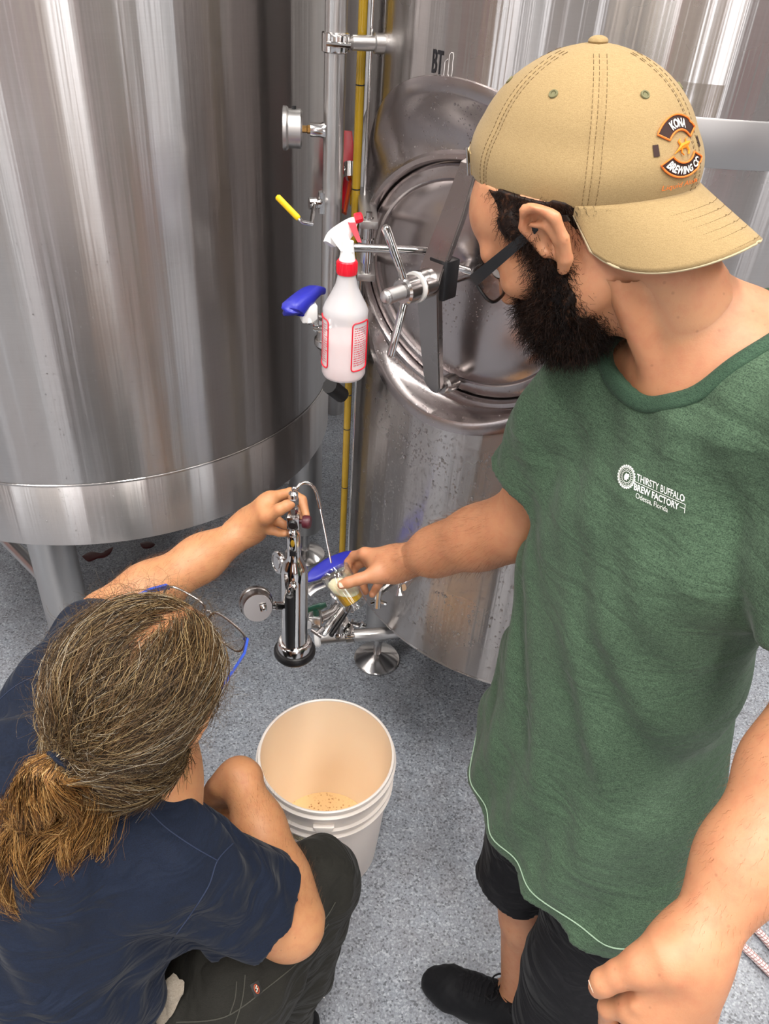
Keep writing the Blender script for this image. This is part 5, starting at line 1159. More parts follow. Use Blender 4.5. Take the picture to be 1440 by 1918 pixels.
# chest print: gear badge and three lines
def tmap(px0, py0, ux, uy):
    """flat print coordinates in metres -> shirt; ux, uy: picture directions of the lettering"""
    def f(x, y):
        q = (px0+ux[0]*x+uy[0]*y, py0+ux[1]*x+uy[1]*y); r = ray(*q); h = bvh.ray_cast(Vector((0, 0, CAM_H)), r.normalized())
        return h[0]+h[1].normalized()*(.0008 if h[1].dot(r) < 0 else -.0008) if h[0] is not None else at(q[0], q[1], .8)
    return f
tm = tmap(1190, 898, (.91, .415), (.09, -1.0))
M['print_white'] = plain('white_shirt_print', '#e9ece6', .8)
def bar(bm, f, x0, y0, x1, y1, w_, n=8):
    d = Vector((x1-x0, y1-y0)); nn = Vector((-d.y, d.x)).normalized()*w_/2; add_loft(bm, [[f(x0+d.x*i/n+nn.x*s, y0+d.y*i/n+nn.y*s) for s in (-1, 1)] for i in range(n+1)], False, False, False)
text_on('print_line', 'THIRSTY BUFFALO', tm, M['print_white'], tee, 97, 13.5, 3, -1, .012)
text_on('print_line', 'BREW FACTORY', tm, M['print_white'], tee, 92, 13, -1, -19.5, .03)
text_on('print_line', 'Odessa, Florida', tm, M['print_white'], tee, 66, 11.5, 4, -34, .0)
bm = NB(); bar(bm, tm, -1, -3.8, 103, -3.8, 1.1, 14); bar(bm, tm, 103, -3.8, 103, -20, 1.0, 4); bar(bm, tm, 93, -12, 103, -12, 1.0, 3); bar(bm, tm, 100, 1, 100, 9, 1.2, 3); bar(bm, tm, 98, 9, 101, 9, 1.0, 2); obj('print_rule', bm, M['print_white'], tee, smooth=False)
bm = NB(); gm = tmap(1174, 893, (1, .12), (.05, -1.0))
def gring(r0, r1, teeth=0, n=96):
    pa_, pb_ = [], []
    for i in range(n):
        a = 2*PI*i/n; k = 1.0 if not teeth else (1.0 if math.sin(a*teeth) > -.1 else .90); pa_.append(gm(r0*math.cos(a), r0*1.36*math.sin(a))); pb_.append(gm(r1*k*math.cos(a), r1*k*1.36*math.sin(a)))
    add_loft(bm, [pa_, pb_], True, False, False)
gring(13.8, 16.8, 24, 144); gring(12.2, 13.0)
for i in range(22): a = 2*PI*i/22; bar(bm, gm, 9.3*math.cos(a), 12.6*math.sin(a), 11.2*math.cos(a), 15.2*math.sin(a), 1.1, 1)
gring(7.6, 8.4)
blob = [(-4.5, -2), (-4, 2), (-1.5, 6), (0, 7.5), (1.5, 5), (4.5, 5.5), (5.5, 1), (3.5, -1.5), (4, -5), (1.5, -3.5), (.5, -8), (-1.5, -5.5), (-3.2, -7)]
bm2 = [gm(x, y) for x, y in blob]; c_ = gm(0, 0); vs = [bm.verts.new(p) for p in bm2]; vc = bm.verts.new(c_)
for i in range(len(vs)): bm.faces.new((vs[i], vs[(i+1) % len(vs)], vc))
obj('gear_badge', bm, M['print_white'], tee, smooth=False, label='white gear badge with an animal head')
# stitched hem line and sleeve hem
def stitch(name, pts, r, mat, parent): o = tube_obj(name, pts, r, mat, parent, 6); return o
M['pale_thread'] = plain('pale_green_thread', '#8fa78f', .8)
hz = []
for i in range(80):
    a = math.radians(120+i*2.4); d = Vector((math.cos(a), math.sin(a), 0)); o = Vector((.348, .778, 0))+d*.35; rr_ = Vector((.348, .778, 0))+d*.15
    z_ = HEMP.z+HEMN.y*(rr_.y-HEMP.y)+.021; h = bvh.ray_cast(Vector((o.x, o.y, z_)), -d)
    if h[0] is not None: hz.append(h[0]+d*.0013)
if len(hz) > 5: tube_obj('hem_stitch', [hz[0]]+[(hz[i-1]+hz[i]*2+hz[i+1])/4 for i in range(1, len(hz)-1)]+[hz[-1]], .0010, M['pale_thread'], tee, 6)
# ---- shorts
FP = Field((.12, .40, .28), (.62, 1.02, .92), .0045)
FP.loft([(.68, .36, .775, .165, .115, -154), (.90, .355, .78, .170, .125, -154)], .03)
FP.cap(HPF, KNF+Vector((.0, .0, -.02)), .088, .088, .02); FP.cap(HPN, KNN+Vector((.0, .0, -.05)), .088, .098, .012)
FP.disp(lambda x, y, z: .0045*np.sin(40*x+34*y+30*z)+.003*np.sin(75*x-50*z+40*y)*np.clip((.7-z)*4, 0, 1))
FP.plane(KNF+Vector((0, 0, -.015)), (KNF-HPF)+Vector((0, 0, -.1)), .003, .125); FP.plane(KNN+Vector((0, 0, -.08)), (0, 0, -1), .003, .13)
d = (KNF-HPF).normalized(); FP.cap(KNF-d*.04, KNF+d*.12, .070, .080, .004, mode='s')
v, f = FP.mesh(2); sh = from_np('shorts', v, f, M['black_cloth'], PA, True); sh['label'] = 'black sports shorts'
# ---- shoes and socks
M['shoe'] = cloth_mat('black_mesh_shoe', hexc('#08080a'), hexc('#191a1e'), .9, 700, .7, .03); M['sole'] = plain('black_sole', '#0c0c0e', .5)
def shoe(heel, toe, parent):
    d = (toe-heel); L = d.length; m = frame(heel, d, Vector((0, 0, 1)))   # x up, z forward
    up = Vector((0, 0, 1)); f_ = d.normalized(); s_ = up.cross(f_)
    q = lambda fr, lat, h_: heel+f_*(L*fr)+s_*lat+up*h_
    F = Field(np.minimum(A3(heel), A3(toe))-.07, np.maximum(A3(heel), A3(toe))+np.array([.07, .07, .14]), .003)
    F.chain([q(.10, 0, .040), q(.30, 0, .042), q(.60, .0, .036), q(.78, .004, .032), q(.90, .006, .026)], [.036, .036, .040, .042, .032], .02)
    F.chain([q(.12, 0, .075), q(.32, 0, .075), q(.55, 0, .055)], [.034, .036, .032], .03); F.cap(q(.2, 0, .09), q(.2, 0, .12), .03, .028, .02, )
    F.plane(q(0, 0, .012), (0, 0, -1), .002); F.cap(q(.2, 0, .11), q(.18, 0, .16), .030, .034, .004, mode='s'); F.disp(lambda x, y, z: .0008*np.sin(x*300)*np.sin(y*310))
    v, f = F.mesh(1); u = from_np('shoe', v, f, M['shoe'], parent, True)
    out = []
    for i in range(40):
        a = 2*PI*i/40; fr = .48+.50*math.cos(a)*(.98); w_ = .034+.012*math.cos(a)*.7; out.append((fr, math.sin(a)*(w_+.004)))
    bm = NB(); add_loft(bm, [[q(fr, la*k, h_) for fr, la in out] for k, h_ in ((.96, .0), (1.03, .004), (1.06, .014), (1.02, .024), (.9, .026))]); obj('sole', bm, M['sole'], u)
    bs = BVHTree.FromPolygons([tuple(w_) for w_ in v.tolist()], [tuple(w_) for w_ in f.tolist()])
    def dn(fr, la, o_): p_ = q(fr, la, .3); h_ = bs.ray_cast(p_, Vector((0, 0, -1))); return (h_[0]+Vector((0, 0, o_))) if h_[0] is not None else q(fr, la, .08)
    tg = NB()
    add_loft(tg, [[dn(.40+.34*t_, la, .0015) for la in (-.017, -.008, .0, .008, .017)] for t_ in np.linspace(0, 1, 6)], False, False, False); obj('tongue', tg, M['black_cloth'], u)
    for i in range(6):
        t_ = .06+i*.155; fr = .41+.31*t_
        bm = NB(); add_tube(bm, spline([dn(fr, -.026, .0005), dn(fr+.012, -.012, .003), dn(fr+.02, .0, .004), dn(fr+.012, .012, .003), dn(fr, .026, .0005)], 3), .0026, 6); obj('lace', bm, M['black_cloth'], u)
    for sg in (-1, 1):
        bm = NB(); add_tube(bm, spline([dn(.42, 0, .003), dn(.40, sg*.014, .020), dn(.43, sg*.028, .030), dn(.48, sg*.020, .016), dn(.44, sg*.004, .004)], 4), .0019, 6); obj('lace_bow', bm, M['black_cloth'], u)
    bm = NB(); add_lathe(bm, [(.037, 0), (.038, .02), (.037, .045), (.040, .047)], frame(q(.19, 0, .08), (ANF-q(.19, 0, .05)) if parent is PA else up), 28); obj('sock', bm, M['black_cloth'], u)
    return u
shoe(Vector((.405, .700, 0)), Vector((.168, .800, 0)), PA)
shoe(Vector((.50, .53, 0)), Vector((.27, .60, 0)), PA)
# ---- cap, worn backwards: its peak points away from the face
def dome(phi, z, off=0.0):
    """phi from the strap side; z height over the band"""
    t_ = min(max(z/CH, 0), 1); k = (1-t_**2.35)**.56*(1+.035*math.sin(min(1, z/.05)*PI)) if t_ < 1 else 0
    sm = 0.0
    d = abs((phi*6/(2*PI)) % 1.0); d = min(d, 1-d)*(2*PI/6)*CA*k
    sm = -.0013*math.exp(-(d/.0012)**2)+.0008*math.exp(-((d-.005)/.003)**2)
    wv = .0012*math.sin(3*phi+1)*math.sin(z*40)+.0025*math.exp(-((phi-1.95)/.35)**2-((z-.045)/.014)**2)*-1.0
    kk = k+(sm+wv+off)/CA
    return CO+CF*(CA*kk*math.cos(phi))+CS*(CB*kk*math.sin(phi))+CUP*(z+(off if t_ > .9 else 0)-.010*math.sin(phi)**2*(1-t_))
NPH = 216; zs = [q*CH/.148 for q in (0, .002, .004, .010, .018, .026, .034, .042, .05, .058, .066, .075, .084, .093, .102, .110, .118, .125, .131, .136, .140, .143, .1455, .1472)]
V = []; F = []
for z in zs:
    for i in range(NPH): V.append(dome(2*PI*i/NPH, z, -.002 if z == 0 else 0))
V.append(CO+CUP*CH); top_i = len(V)-1
for k_ in range(len(zs)-1):
    for i in range(NPH):
        phi = (i+.5)/NPH*2*PI; ph = phi if phi < PI else phi-2*PI; zz = (zs[k_]+zs[k_+1])/2
        if ((ph-.06)/.56)**2+(max(0, zz-.0)/.055)**2 < 1: continue
        F.append((k_*NPH+i, k_*NPH+(i+1) % NPH, (k_+1)*NPH+(i+1) % NPH, (k_+1)*NPH+i))
b = (len(zs)-1)*NPH
for i in range(0, NPH, 2): F.append((b+i, b+i+1, b+(i+2) % NPH, top_i))
cap = from_np('cap', np.array([tuple(v) for v in V]), np.array(F), M['khaki'], PA, True, .9, 'washed tan baseball cap worn backwards')
md_ = cap.modifiers.new('thickness', 'SOLIDIFY'); md_.thickness = .0018; md_.offset = -1
M['thread'] = plain('brown_thread', '#6e5634', .8)
bm = NB()
for s6 in range(6):
    for off in (-.0062, .0062, -.0009):
        zc = .004
        while zc < CH*.95:
            def pt(z): k = max(.05, (1-(z/CH)**2.35)**.56); return dome(s6*PI/3+off/(CA*k), z, .0004)
            if not (s6 == 0 and zc < .058): add_tube(bm, [pt(zc), pt(zc+.0022)], .00028, 4)
            zc += .0036
o = obj('seam_stitches', bm, M['thread'], cap); o['kind'] = 'stuff'
bm = NB(); add_ball(bm, (0, 0, 0), .0095, 20, 10, M=frame(CO+CUP*(CH+.001), CUP) @ Matrix.Diagonal((1, 1, .5, 1))); obj('button', bm, M['khaki'], cap)
M['eyelet'] = plain('eyelet_thread', '#6d6a4a', .8)
for phi in (PI/6, PI/2, 5*PI/6, 7*PI/6, 3*PI/2, 11*PI/6):
    p = dome(phi, .084, .0006); n_ = (dome(phi, .084, .01)-dome(phi, .084, 0)).normalized()*.7+CUP*.6; m = frame(p, n_)
    bm = NB(); add_tube(bm, [m @ Vector((.0032*math.cos(2*PI*i/16), .0036*math.sin(2*PI*i/16), 0)) for i in range(16)], .0011, 6, loop=True); add_lathe(bm, [(.0024, -.0005), (.0022, .0002)], m, 10, True, True); obj('eyelet', bm, M['eyelet'], cap)
# strap and buckle across the opening
def strap(p0, p1, z0, z1, off, name, mat, parent=cap, lab=None):
    bm = NB(); add_loft(bm, [[dome(p_, z, 0)+(dome(p_, .01, .01)-dome(p_, .01, 0)).normalized()*off_ for z, off_ in ((z0, off), (z1, off), (z1, off-.0018), (z0, off-.0018))] for p_ in np.linspace(p0, p1, 16)]); return obj(name, bm, mat, parent, angle=.5, label=lab)
strap(-.50, .70, .001, .021, .0012, 'strap', M['khaki']); strap(.30, .60, .005, .017, .0036, 'strap_tail', plain('cream_webbing', '#e3d6b0', .7), lab='cream strap tail')
m = [dome(.61, z, .0) for z in (-.001, .024)]; o_ = (dome(.61, .01, .01)-dome(.61, .01, 0)).normalized(); sd_ = (dome(.66, .01)-dome(.61, .01)).normalized()
bm = NB(); add_tube(bm, [m[0]+o_*.004-sd_*.001, m[1]+o_*.004-sd_*.001, m[1]+o_*.004+sd_*.004, m[0]+o_*.004+sd_*.004], .0010, 8, loop=True); obj('buckle', bm, M['steel'], cap)
bm = NB(); q0, q1 = dome(.28, .001), dome(.28, .022); o2 = (dome(.28, .01, .01)-dome(.28, .01, 0)).normalized(); s2 = (dome(.36, .01)-dome(.28, .01)).normalized()
add_tube(bm, [q0+o2*.003, q1+o2*.003, q1+o2*.003+s2*.005, q0+o2*.003+s2*.005], .0011, 8, loop=True); obj('buckle', bm, M['steel'], cap)
# peak
NU_, NV_ = 40, 14; TH = math.radians(66)
def peak(u, v, off=0.0):
    th = PI+u*TH; b0 = dome(th, .003, -.001); ex = .072*(max(0, 1-abs(u)**2.2))**.62; cu = -(CF)
    droop = (.034*abs(u)**1.8+.030*u*u)*v*(ex/.072)**.6+.026*v*(ex/.072)+.004*v
    return b0+cu*(ex*v)+CS*(-.012*u*v)*0+CUP*(-droop-.004*v*v+off)
V = []; F = []
for i in range(NU_+1):
    for j in range(NV_+1): V.append(tuple(peak(-1+2*i/NU_, j/NV_)))
for i in range(NU_):
    for j in range(NV_): a = i*(NV_+1)+j; F.append((a, a+1, a+NV_+2, a+NV_+1))
pk = from_np('peak', np.array(V), np.array(F), M['khaki'], cap, True); md_ = pk.modifiers.new('thickness', 'SOLIDIFY'); md_.thickness = .0032; md_.offset = 0
bm = NB()
for v in (.30, .42, .54, .66, .78, .965):
    n_ = 90
    for i in range(n_):
        u0, u1 = -.93+1.86*i/n_, -.93+1.86*(i+.6)/n_
        add_tube(bm, [peak(u0, v, .0019), peak(u1, v, .0019)], .00028, 4)
o = obj('peak_stitches', bm, M['thread'], pk); o['kind'] = 'stuff'
tube_obj('peak_edge', [peak(-1+2*i/48, 1.0) for i in range(49)], .0016, plain('pale_edge', '#b8a887', .7), pk, 8, label='pale worn edge of the peak')
# embroidered badge: split oval with lettering, a lizard in the middle
PHC = PI - .22; ZC = .044
def bad(x, y, off=.0012): return dome(PHC+x*.86/.104, ZC+y*.72, off)     # x to the viewer's right across the front, y up
OR, BR, WH = plain('orange_embroidery', '#e8772a', .7), plain('dark_brown_embroidery', '#2c130c', .8), plain('white_embroidery', '#f4efe6', .7)
def arcband(rx0, ry0, rx1, ry1, a0, a1, n=24): return [[(rx0*math.cos(a), ry0*math.sin(a)), (rx1*math.cos(a), ry1*math.sin(a))] for a in np.linspace(a0, a1, n)]
def band_obj(nm, arr, mat, off):
    bm = NB(); add_loft(bm, [[bad(*p, off) for p in (r[0], ((r[0][0]+r[1][0])/2, (r[0][1]+r[1][1])/2), r[1])] for r in arr], False, False, False); return obj(nm, bm, mat, cap)
for a0, a1 in ((.16*PI, .84*PI), (1.16*PI, 1.84*PI)):
    band_obj('badge_band', arcband(.021, .018, .038, .033, a0, a1), BR, .0011)
    ol = [bad(.0385*math.cos(a), .0335*math.sin(a), .0016) for a in np.linspace(a0, a1, 24)]+[bad(.0205*math.cos(a), .0175*math.sin(a), .0016) for a in np.linspace(a1, a0, 24)]
    bm = NB(); add_tube(bm, ol, .0009, 6, loop=True); obj('badge_border', bm, OR, cap)
def arctext(s_, a0, a1, r_in, r_out, flip):
    def f(x, y):
        a = a0+(a1-a0)*x; rr_ = r_in+(r_out-r_in)*y; return bad(rr_*math.cos(a), rr_*.87*math.sin(a), .0019)
    text_on('badge_lettering', s_, f, WH, cap, 1.0, 1.0, 0, 0, .035)
arctext('KONA', .66*PI, .34*PI, .0235, .0345, False); arctext('BREWING CO', 1.20*PI, 1.80*PI, .0350, .0245, True)
for sg in (-1, 1): band_obj('badge_tab', [[(sg*.034, -.006+.012*k), (sg*.041, -.006+.012*k)] for k in np.linspace(0, 1, 4)], BR, .0010)
bm = NB()
def liz(pts, rs): add_tube(bm, [bad(x, y, .0018) for x, y in pts], rs, 6, sy=.5)
liz([(-.016, -.006), (-.010, -.003), (-.004, 0), (.004, .001), (.010, .002), (.013, .003)], [.0004, .0012, .0030, .0032, .0022, .0012])
for p in (((-.003, .001), (-.006, .006), (-.003, .008)), ((-.003, -.001), (-.005, -.006), (-.002, -.009)), ((.005, .002), (.007, .007), (.011, .008)), ((.005, 0), (.008, -.005), (.006, -.009))): liz(p, [.0014, .0010, .0008])
obj('badge_lizard', bm, plain('amber_embroidery', '#f08c1c', .7), cap, label='orange embroidered lizard')
bm = text_on(None, 'Liquid Aloha', lambda x, y: bad(x, y, .0014), None, None, .058, .008, -.029, -.0475, .0); me = bpy.data.meshes.new('script_lettering'); bm.to_mesh(me); bm.free(); link('script_lettering', me, cap, [OR], False)
# ================================================================ crouching man with a ponytail
M['skinB'] = skin_mat('tanned_skin', hexc('#b98056'), hexc('#cd9569'), hexc('#b06a4c'))
M['navy'] = cloth_mat('navy_jersey', hexc('#0a101d'), hexc('#182338'), .8, 800, .8, .06, .55)
M['trouser'] = cloth_mat('dark_olive_twill', hexc('#1d1c19'), hexc('#2f2e29'), .8, 1000, .8, .05, .6)
root = bpy.data.objects.new('person', None); COL.objects.link(root); root.location = (-.40, .50, 0)
tag(root, 'crouching man with a long ponytail, navy shirt and dark trousers, holding up the sampling cylinder', 'person'); PB = root
LS, LE, LW = at(110, 1305, 1.14), at(200, 1160, 1.36), at(466, 988, 1.465)
RS, RE, RW = at(318, 1618, 1.05), at(541, 1728, 1.215), at(456, 1462, 1.35)
HB = axes(70, 8, 18); HBO = at(262, 1290, .985); HB.translation = HBO
def hB(x, y, z): return HB @ Vector((x, y, z))
NKB = LS.lerp(RS, .5)+Vector((.022, .012, .060)); PEL = Vector((-.46, .43, .38))
HPR, KR, AR = Vector((-.355, .405, .37)), at(592, 1652, 1.34), Vector((-.165, .585, .10))
HPL, KL, AL = Vector((-.52, .50, .37)), at(285, 1400, 1.52), Vector((-.42, .80, .10))
parts = []
F = Field((-.72, .25, .30), (.02, 1.02, 1.08), .0048)
F.chain([LS, NKB-Vector((0, 0, .04)), RS], [.05, .075, .05], .05); F.cap(NKB-Vector((0, 0, .06)), PEL, .10, .11, .05, flat=(.7, .7, 0), fs=.8); F.cap(NKB, hB(0, -.045, -.04), .062, .056, .03)
parts.append(F.mesh(1))
FH, LB_, EB_ = head_field(HB, h=.0034); FH.cap(hB(0, -.045, -.03), NKB, .056, .062, .03); parts.append(FH.mesh(1))
def armfield(sh, el, wr, r, extra=()):
    F = Field(np.minimum.reduce([A3(sh), A3(el), A3(wr)])-.08, np.maximum.reduce([A3(sh), A3(el), A3(wr)])+.08, .0032); arm(F, sh, el, wr, r, .03)
    for a, b, ra, rb in extra: F.cap(a, b, ra, rb, .02)
    return F
# left hand round the sampler's top
fg = [([at(506, 932, 1.420), at(543, 923, 1.440), at(566, 936, 1.432), at(573, 966, 1.422)], [.0108, .0094, .0086, .0074]),
      ([at(500, 944, 1.430), at(534, 944, 1.455), at(560, 956, 1.452), at(569, 976, 1.440)], [.0110, .0094, .0086, .0074]),
      ([at(496, 962, 1.435), at(520, 976, 1.452), at(536, 986, 1.450), at(548, 990, 1.440)], [.0104, .0090, .0082, .0072]),
      ([at(490, 978, 1.432), at(508, 992, 1.440), at(522, 998, 1.440), at(533, 999, 1.434)], [.0096, .0082, .0076, .0068])]
tb = ([at(477, 975, 1.435), at(500, 966, 1.405), at(524, 954, 1.388), at(537, 947, 1.386), at(546, 943, 1.388)], [.0165, .0132, .0108, .0098, .0082])
G = hand_field(fg, tb, LW, [(LW, Vector((-.2, -.3, .9)))], .0024, .055, .004, (LS, LE)); arm(G, LS, LE, LW, [.052, .047, .042, .045, .035, .0250], .04); G.cap(LW, at(496, 950, 1.42), .024, .019, .014); armL = G.mesh(1); parts.append(armL)
# right hand hanging from the bent wrist
w0 = at(446, 1455, 1.36)
fg = [([at(402, 1484, 1.375), at(391, 1512, 1.40), at(402, 1530, 1.41), at(415, 1534, 1.41)], [.0108, .0092, .0084, .0074]),
      ([at(410, 1492, 1.385), at(404, 1520, 1.41), at(418, 1534, 1.42), at(428, 1530, 1.42)], [.0110, .0094, .0086, .0074]),
      ([at(422, 1496, 1.395), at(421, 1520, 1.42), at(432, 1530, 1.43), at(441, 1524, 1.43)], [.0104, .0088, .0080, .0070]),
      ([at(434, 1496, 1.405), at(436, 1516, 1.42), at(445, 1524, 1.43), at(452, 1518, 1.43)], [.0096, .0082, .0076, .0066])]
tb = ([at(428, 1462, 1.355), at(408, 1474, 1.35), at(395, 1495, 1.362), at(388, 1508, 1.37), at(384, 1518, 1.378)], [.017, .0135, .0112, .0102, .0086])
G = hand_field(fg, tb, w0, [(w0, (at(400, 1440, 1.3)-at(430, 1480, 1.38)).normalized())], .0024, .055, .004, (RS, RE)); arm(G, RS, RE, RW, [.052, .050, .046, .047, .037, .0270], .04); G.cap(RW, w0, .027, .026, .02); G.cap(w0, at(410, 1478, 1.372), .026, .022, .02); armR = G.mesh(1); parts.append(armR)
# lower legs and feet are inside trousers and shoes
V, F_ = join_np(parts); from_np('body', V, F_, M['skinB'], PB, True)
nail(at(385, 1513, 1.372)+vw(at(385, 1513, 1.372))*.009, vw(at(385, 1513, 1.37)), at(384, 1520, 1.378)-at(389, 1505, 1.368), .011, .012, PB, M['nail'])
for s in (-1, 1):
    bm = NB(); add_ball(bm, hB(s*.032, .086, .004), .0118, 18, 12); ey = obj('eye', bm, bpy.data.materials['eye_white'], PB)
    bm = NB(); add_ball(bm, (0, 0, 0), .006, 14, 8, M=HB @ T((s*.032, .0955, .001)) @ Matrix.Diagonal((1, .5, 1, 1))); obj('iris', bm, bpy.data.materials['dark_brown_iris'], ey)
arm_hair(*armL, LE, LW, 1300, RNG, .07, M['arm_hair'], PB); arm_hair(*armR, RE, RW, 1000, RNG, .07, M['arm_hair'], PB)
# ---- glasses: dark metal rim, blue temples
blue_t = plain('blue_temple_plastic', '#2c4fb8', .3)
GBm = HB @ Matrix.Translation((0, .018, .030)) @ Matrix.Diagonal((1.04, 1, 1.05, 1)); glasses(GBm, PB, M['dark_steel'], wd=.030, ht=.019, y0=.118, label='dark wire glasses with bright blue temples', temple_mat=blue_t, thick=.0016, tw=.0042)
# ---- hair: undercoat and swept-back strands
TIE = hB(.004, -.128, -.012)
M['hairB'] = hair_mat('greying_brown_hair', hexc('#3d2e1e'), hexc('#6e5a40'), hexc('#a8977c'), .4); M['tailB'] = hair_mat('golden_brown_ponytail', hexc('#5b3d1e'), hexc('#8f6a3c'), hexc('#bb9762'), .4)
M['under'] = hair_mat('hair_undercoat', hexc('#2c2014'), hexc('#4a3826'), hexc('#5c4a32'), .6)
RH = np.array([.092, .108, .100]); CH_ = np.array([0, -.016, .030]); R3 = np.array(HB.to_3x3()); O3 = np.array(HBO)
F = Field(A3(HBO)-.17, A3(HBO)+.16, .004); F.ell(EB_(*CH_.tolist()), tuple((RH-.008).tolist()), .01); F.ell(EB_(-.012, -.036, -.052), (.084, .078, .076), .03); F.cap(hB(0, -.10, -.01), TIE, .045, .018, .03)
F.ell(EB_(0, .105, -.055), (.075, .06, .085), .012, 's')
for s in (-1, 1): F.ell(EB_(s*.088, .045, -.060), (.035, .045, .045), .012, 's')
F.cap(hB(0, .10, .115), hB(0, -.02, .150), .006, .004, .008, mode='s')
v, f = F.mesh(1); under = from_np('hair', v, f, M['under'], PB, True)
def sweep(n, rng, m=10):
    th = rng.uniform(0, 2*PI, n); ph = np.arccos(rng.uniform(-.85, 1, n)); d = np.stack([np.sin(ph)*np.cos(th), np.sin(ph)*np.sin(th), np.cos(ph)], 1)
    keep = ~((d[:, 1] > .55) & (d[:, 2] < .25)) & ~((d[:, 1] > .15) & (d[:, 2] < -.15)); d = d[keep]; n = len(d)
    td = np.array([0, -.96, -.28]); side = np.sign(d[:, 0]+1e-6)
    t_ = np.linspace(0, 1, m)[None, :, None]; mid = d*.55+td*.45; mid[:, 0] += side*.38*np.clip(d[:, 1]+.5, 0, 1.2); mid[:, 2] += .10; mid /= np.linalg.norm(mid, axis=1, keepdims=True)
    q = d[:, None]*(1-t_)**2+2*mid[:, None]*t_*(1-t_)+td*(t_**2); q /= np.linalg.norm(q, axis=2, keepdims=True)
    lay = rng.uniform(-.045, .03, (n, 1, 1))+np.clip(-q[..., 2:3]-.2, 0, 1)*.10; fr_ = rng.uniform(0, 1, (n, 1, 1))**6*.10
    ph1, ph2 = rng.uniform(0, 6.28, (n, 1, 1)), rng.uniform(0, 6.28, (n, 1, 1)); wv = np.sin(t_*rng.uniform(5, 13, (n, 1, 1))+ph1)
    clump = np.sin(d[:, 0:1, None]*23+d[:, 1:2, None]*17+t_*3)*.030
    r = 1+lay+clump+(.012*wv+fr_*np.sin(PI*t_)*(1+.5*wv)); tt = np.clip((t_-.55)/.45, 0, 1)
    loc = q*r*RH+CH_; perp = np.cross(q, np.gradient(q, axis=1)); perp /= np.linalg.norm(perp, axis=2, keepdims=True)+1e-9
    loc = loc+perp*(.0035*np.sin(t_*rng.uniform(6, 16, (n, 1, 1))+ph2)*(1+fr_*20)); tl = np.array(HB.inverted() @ TIE)+rng.normal(0, .006, (n, 1, 3)); loc = loc*(1-tt**2)+tl*tt**2
    return loc@R3.T+O3
HC = [plain('hair_dark', '#2e2114', .45, Specular_IOR_Level=.3), plain('hair_mid', '#62492c', .4, Specular_IOR_Level=.35), plain('hair_light', '#97805a', .4, Specular_IOR_Level=.35), plain('hair_grey', '#b9ad97', .4, Specular_IOR_Level=.35)]
TC = [plain('tail_dark', '#3f2812', .45, Specular_IOR_Level=.3), plain('tail_mid', '#7d5429', .4, Specular_IOR_Level=.35), plain('tail_light', '#b08248', .4, Specular_IOR_Level=.35), plain('tail_pale', '#cba56c', .4, Specular_IOR_Level=.35)]
for mt_, n_, lo_, hi_ in zip(HC, (4200, 5200, 2600, 900), (.0003, .0003, .0003, .00025), (.0006, .0006, .00055, .0004)):
    P = sweep(n_, RNG); strands('hair_strand', P, RNG.uniform(lo_, hi_, len(P)), mt_, under)
# strands lying on the lower back of the head, drawn in to the tie
Hb = np.array(HB.inverted())
for mt_, n_ in zip(HC, (1100, 1400, 800, 250)):
    P, N = sample_surface(v, f, n_, RNG, lambda c_, n__: (((c_@Hb[:3, :3].T+Hb[:3, 3])[:, 2] < .01) & ((c_@Hb[:3, :3].T+Hb[:3, 3])[:, 1] < .055)))
    N = N*np.where(((P-(O3+R3@np.array([0, -.03, -.02])))*N).sum(1) < 0, -1, 1)[:, None]; D = np.array(TIE)-P; dl = np.linalg.norm(D, axis=1, keepdims=True); D = D/dl; D = D-N*(D*N).sum(1, keepdims=True); D /= np.linalg.norm(D, axis=1, keepdims=True)+1e-9
    L = np.minimum(dl*.9, RNG.uniform(.03, .07, (n_, 1))); t_ = np.linspace(-.35, 1, 7)[None, :, None]; sd_ = np.cross(D, N)
    Q = P[:, None]+D[:, None]*(L[:, None]*t_)+N[:, None]*(.0035-.0045*(L[:, None]/.05)*t_**2*1.3)+sd_[:, None]*(.003*np.sin(t_*RNG.uniform(3, 8, (n_, 1, 1))+RNG.uniform(0, 6, (n_, 1, 1))))
    strands('hair_strand', Q, RNG.uniform(.0003, .00055, n_), mt_, under)
# flyaways
def flyaway(n, rng, m=9):
    th = rng.uniform(0, 2*PI, n); ph = np.arccos(rng.uniform(-.2, 1, n)); d = np.stack([np.sin(ph)*np.cos(th), np.sin(ph)*np.sin(th), np.cos(ph)], 1); d = d[~((d[:, 1] > .6) & (d[:, 2] < .2))]; n = len(d)
    t_ = np.linspace(0, 1, m)[None, :, None]; ax = rng.normal(0, 1, (n, 1, 3)); ax /= np.linalg.norm(ax, axis=2, keepdims=True); L = rng.uniform(.02, .06, (n, 1, 1)); w_ = rng.uniform(1.5, 5, (n, 1, 1))
    p0 = d[:, None]*RH*.99+CH_; tn = np.cross(d[:, None], ax); tn /= np.linalg.norm(tn, axis=2, keepdims=True)
    loc = p0+tn*(L*np.sin(w_*t_)/w_*1.6)+d[:, None]*(L*(1-np.cos(w_*t_))/w_*.9+.004*t_); return loc@R3.T+O3
P = flyaway(1300, RNG); strands('flyaway_hair', P, RNG.uniform(.00016, .00028, len(P)), M['hairB'], under)
# hair tie
tdv = (TIE-hB(0, -.08, 0)).normalized(); tm_ = frame(TIE, tdv)
for k_ in range(4):
    bm = NB(); add_tube(bm, [tm_ @ Vector(((.0195+.001*(k_ % 2))*math.cos(2*PI*i/28), (.0165+.001*(k_ % 2))*math.sin(2*PI*i/28), -.007+k_*.0046+.001*math.sin(i*.9+k_))) for i in range(28)], .0026, 8, loop=True); obj('hair_tie', bm, M['navy'], PB, label='navy elastic hair tie')
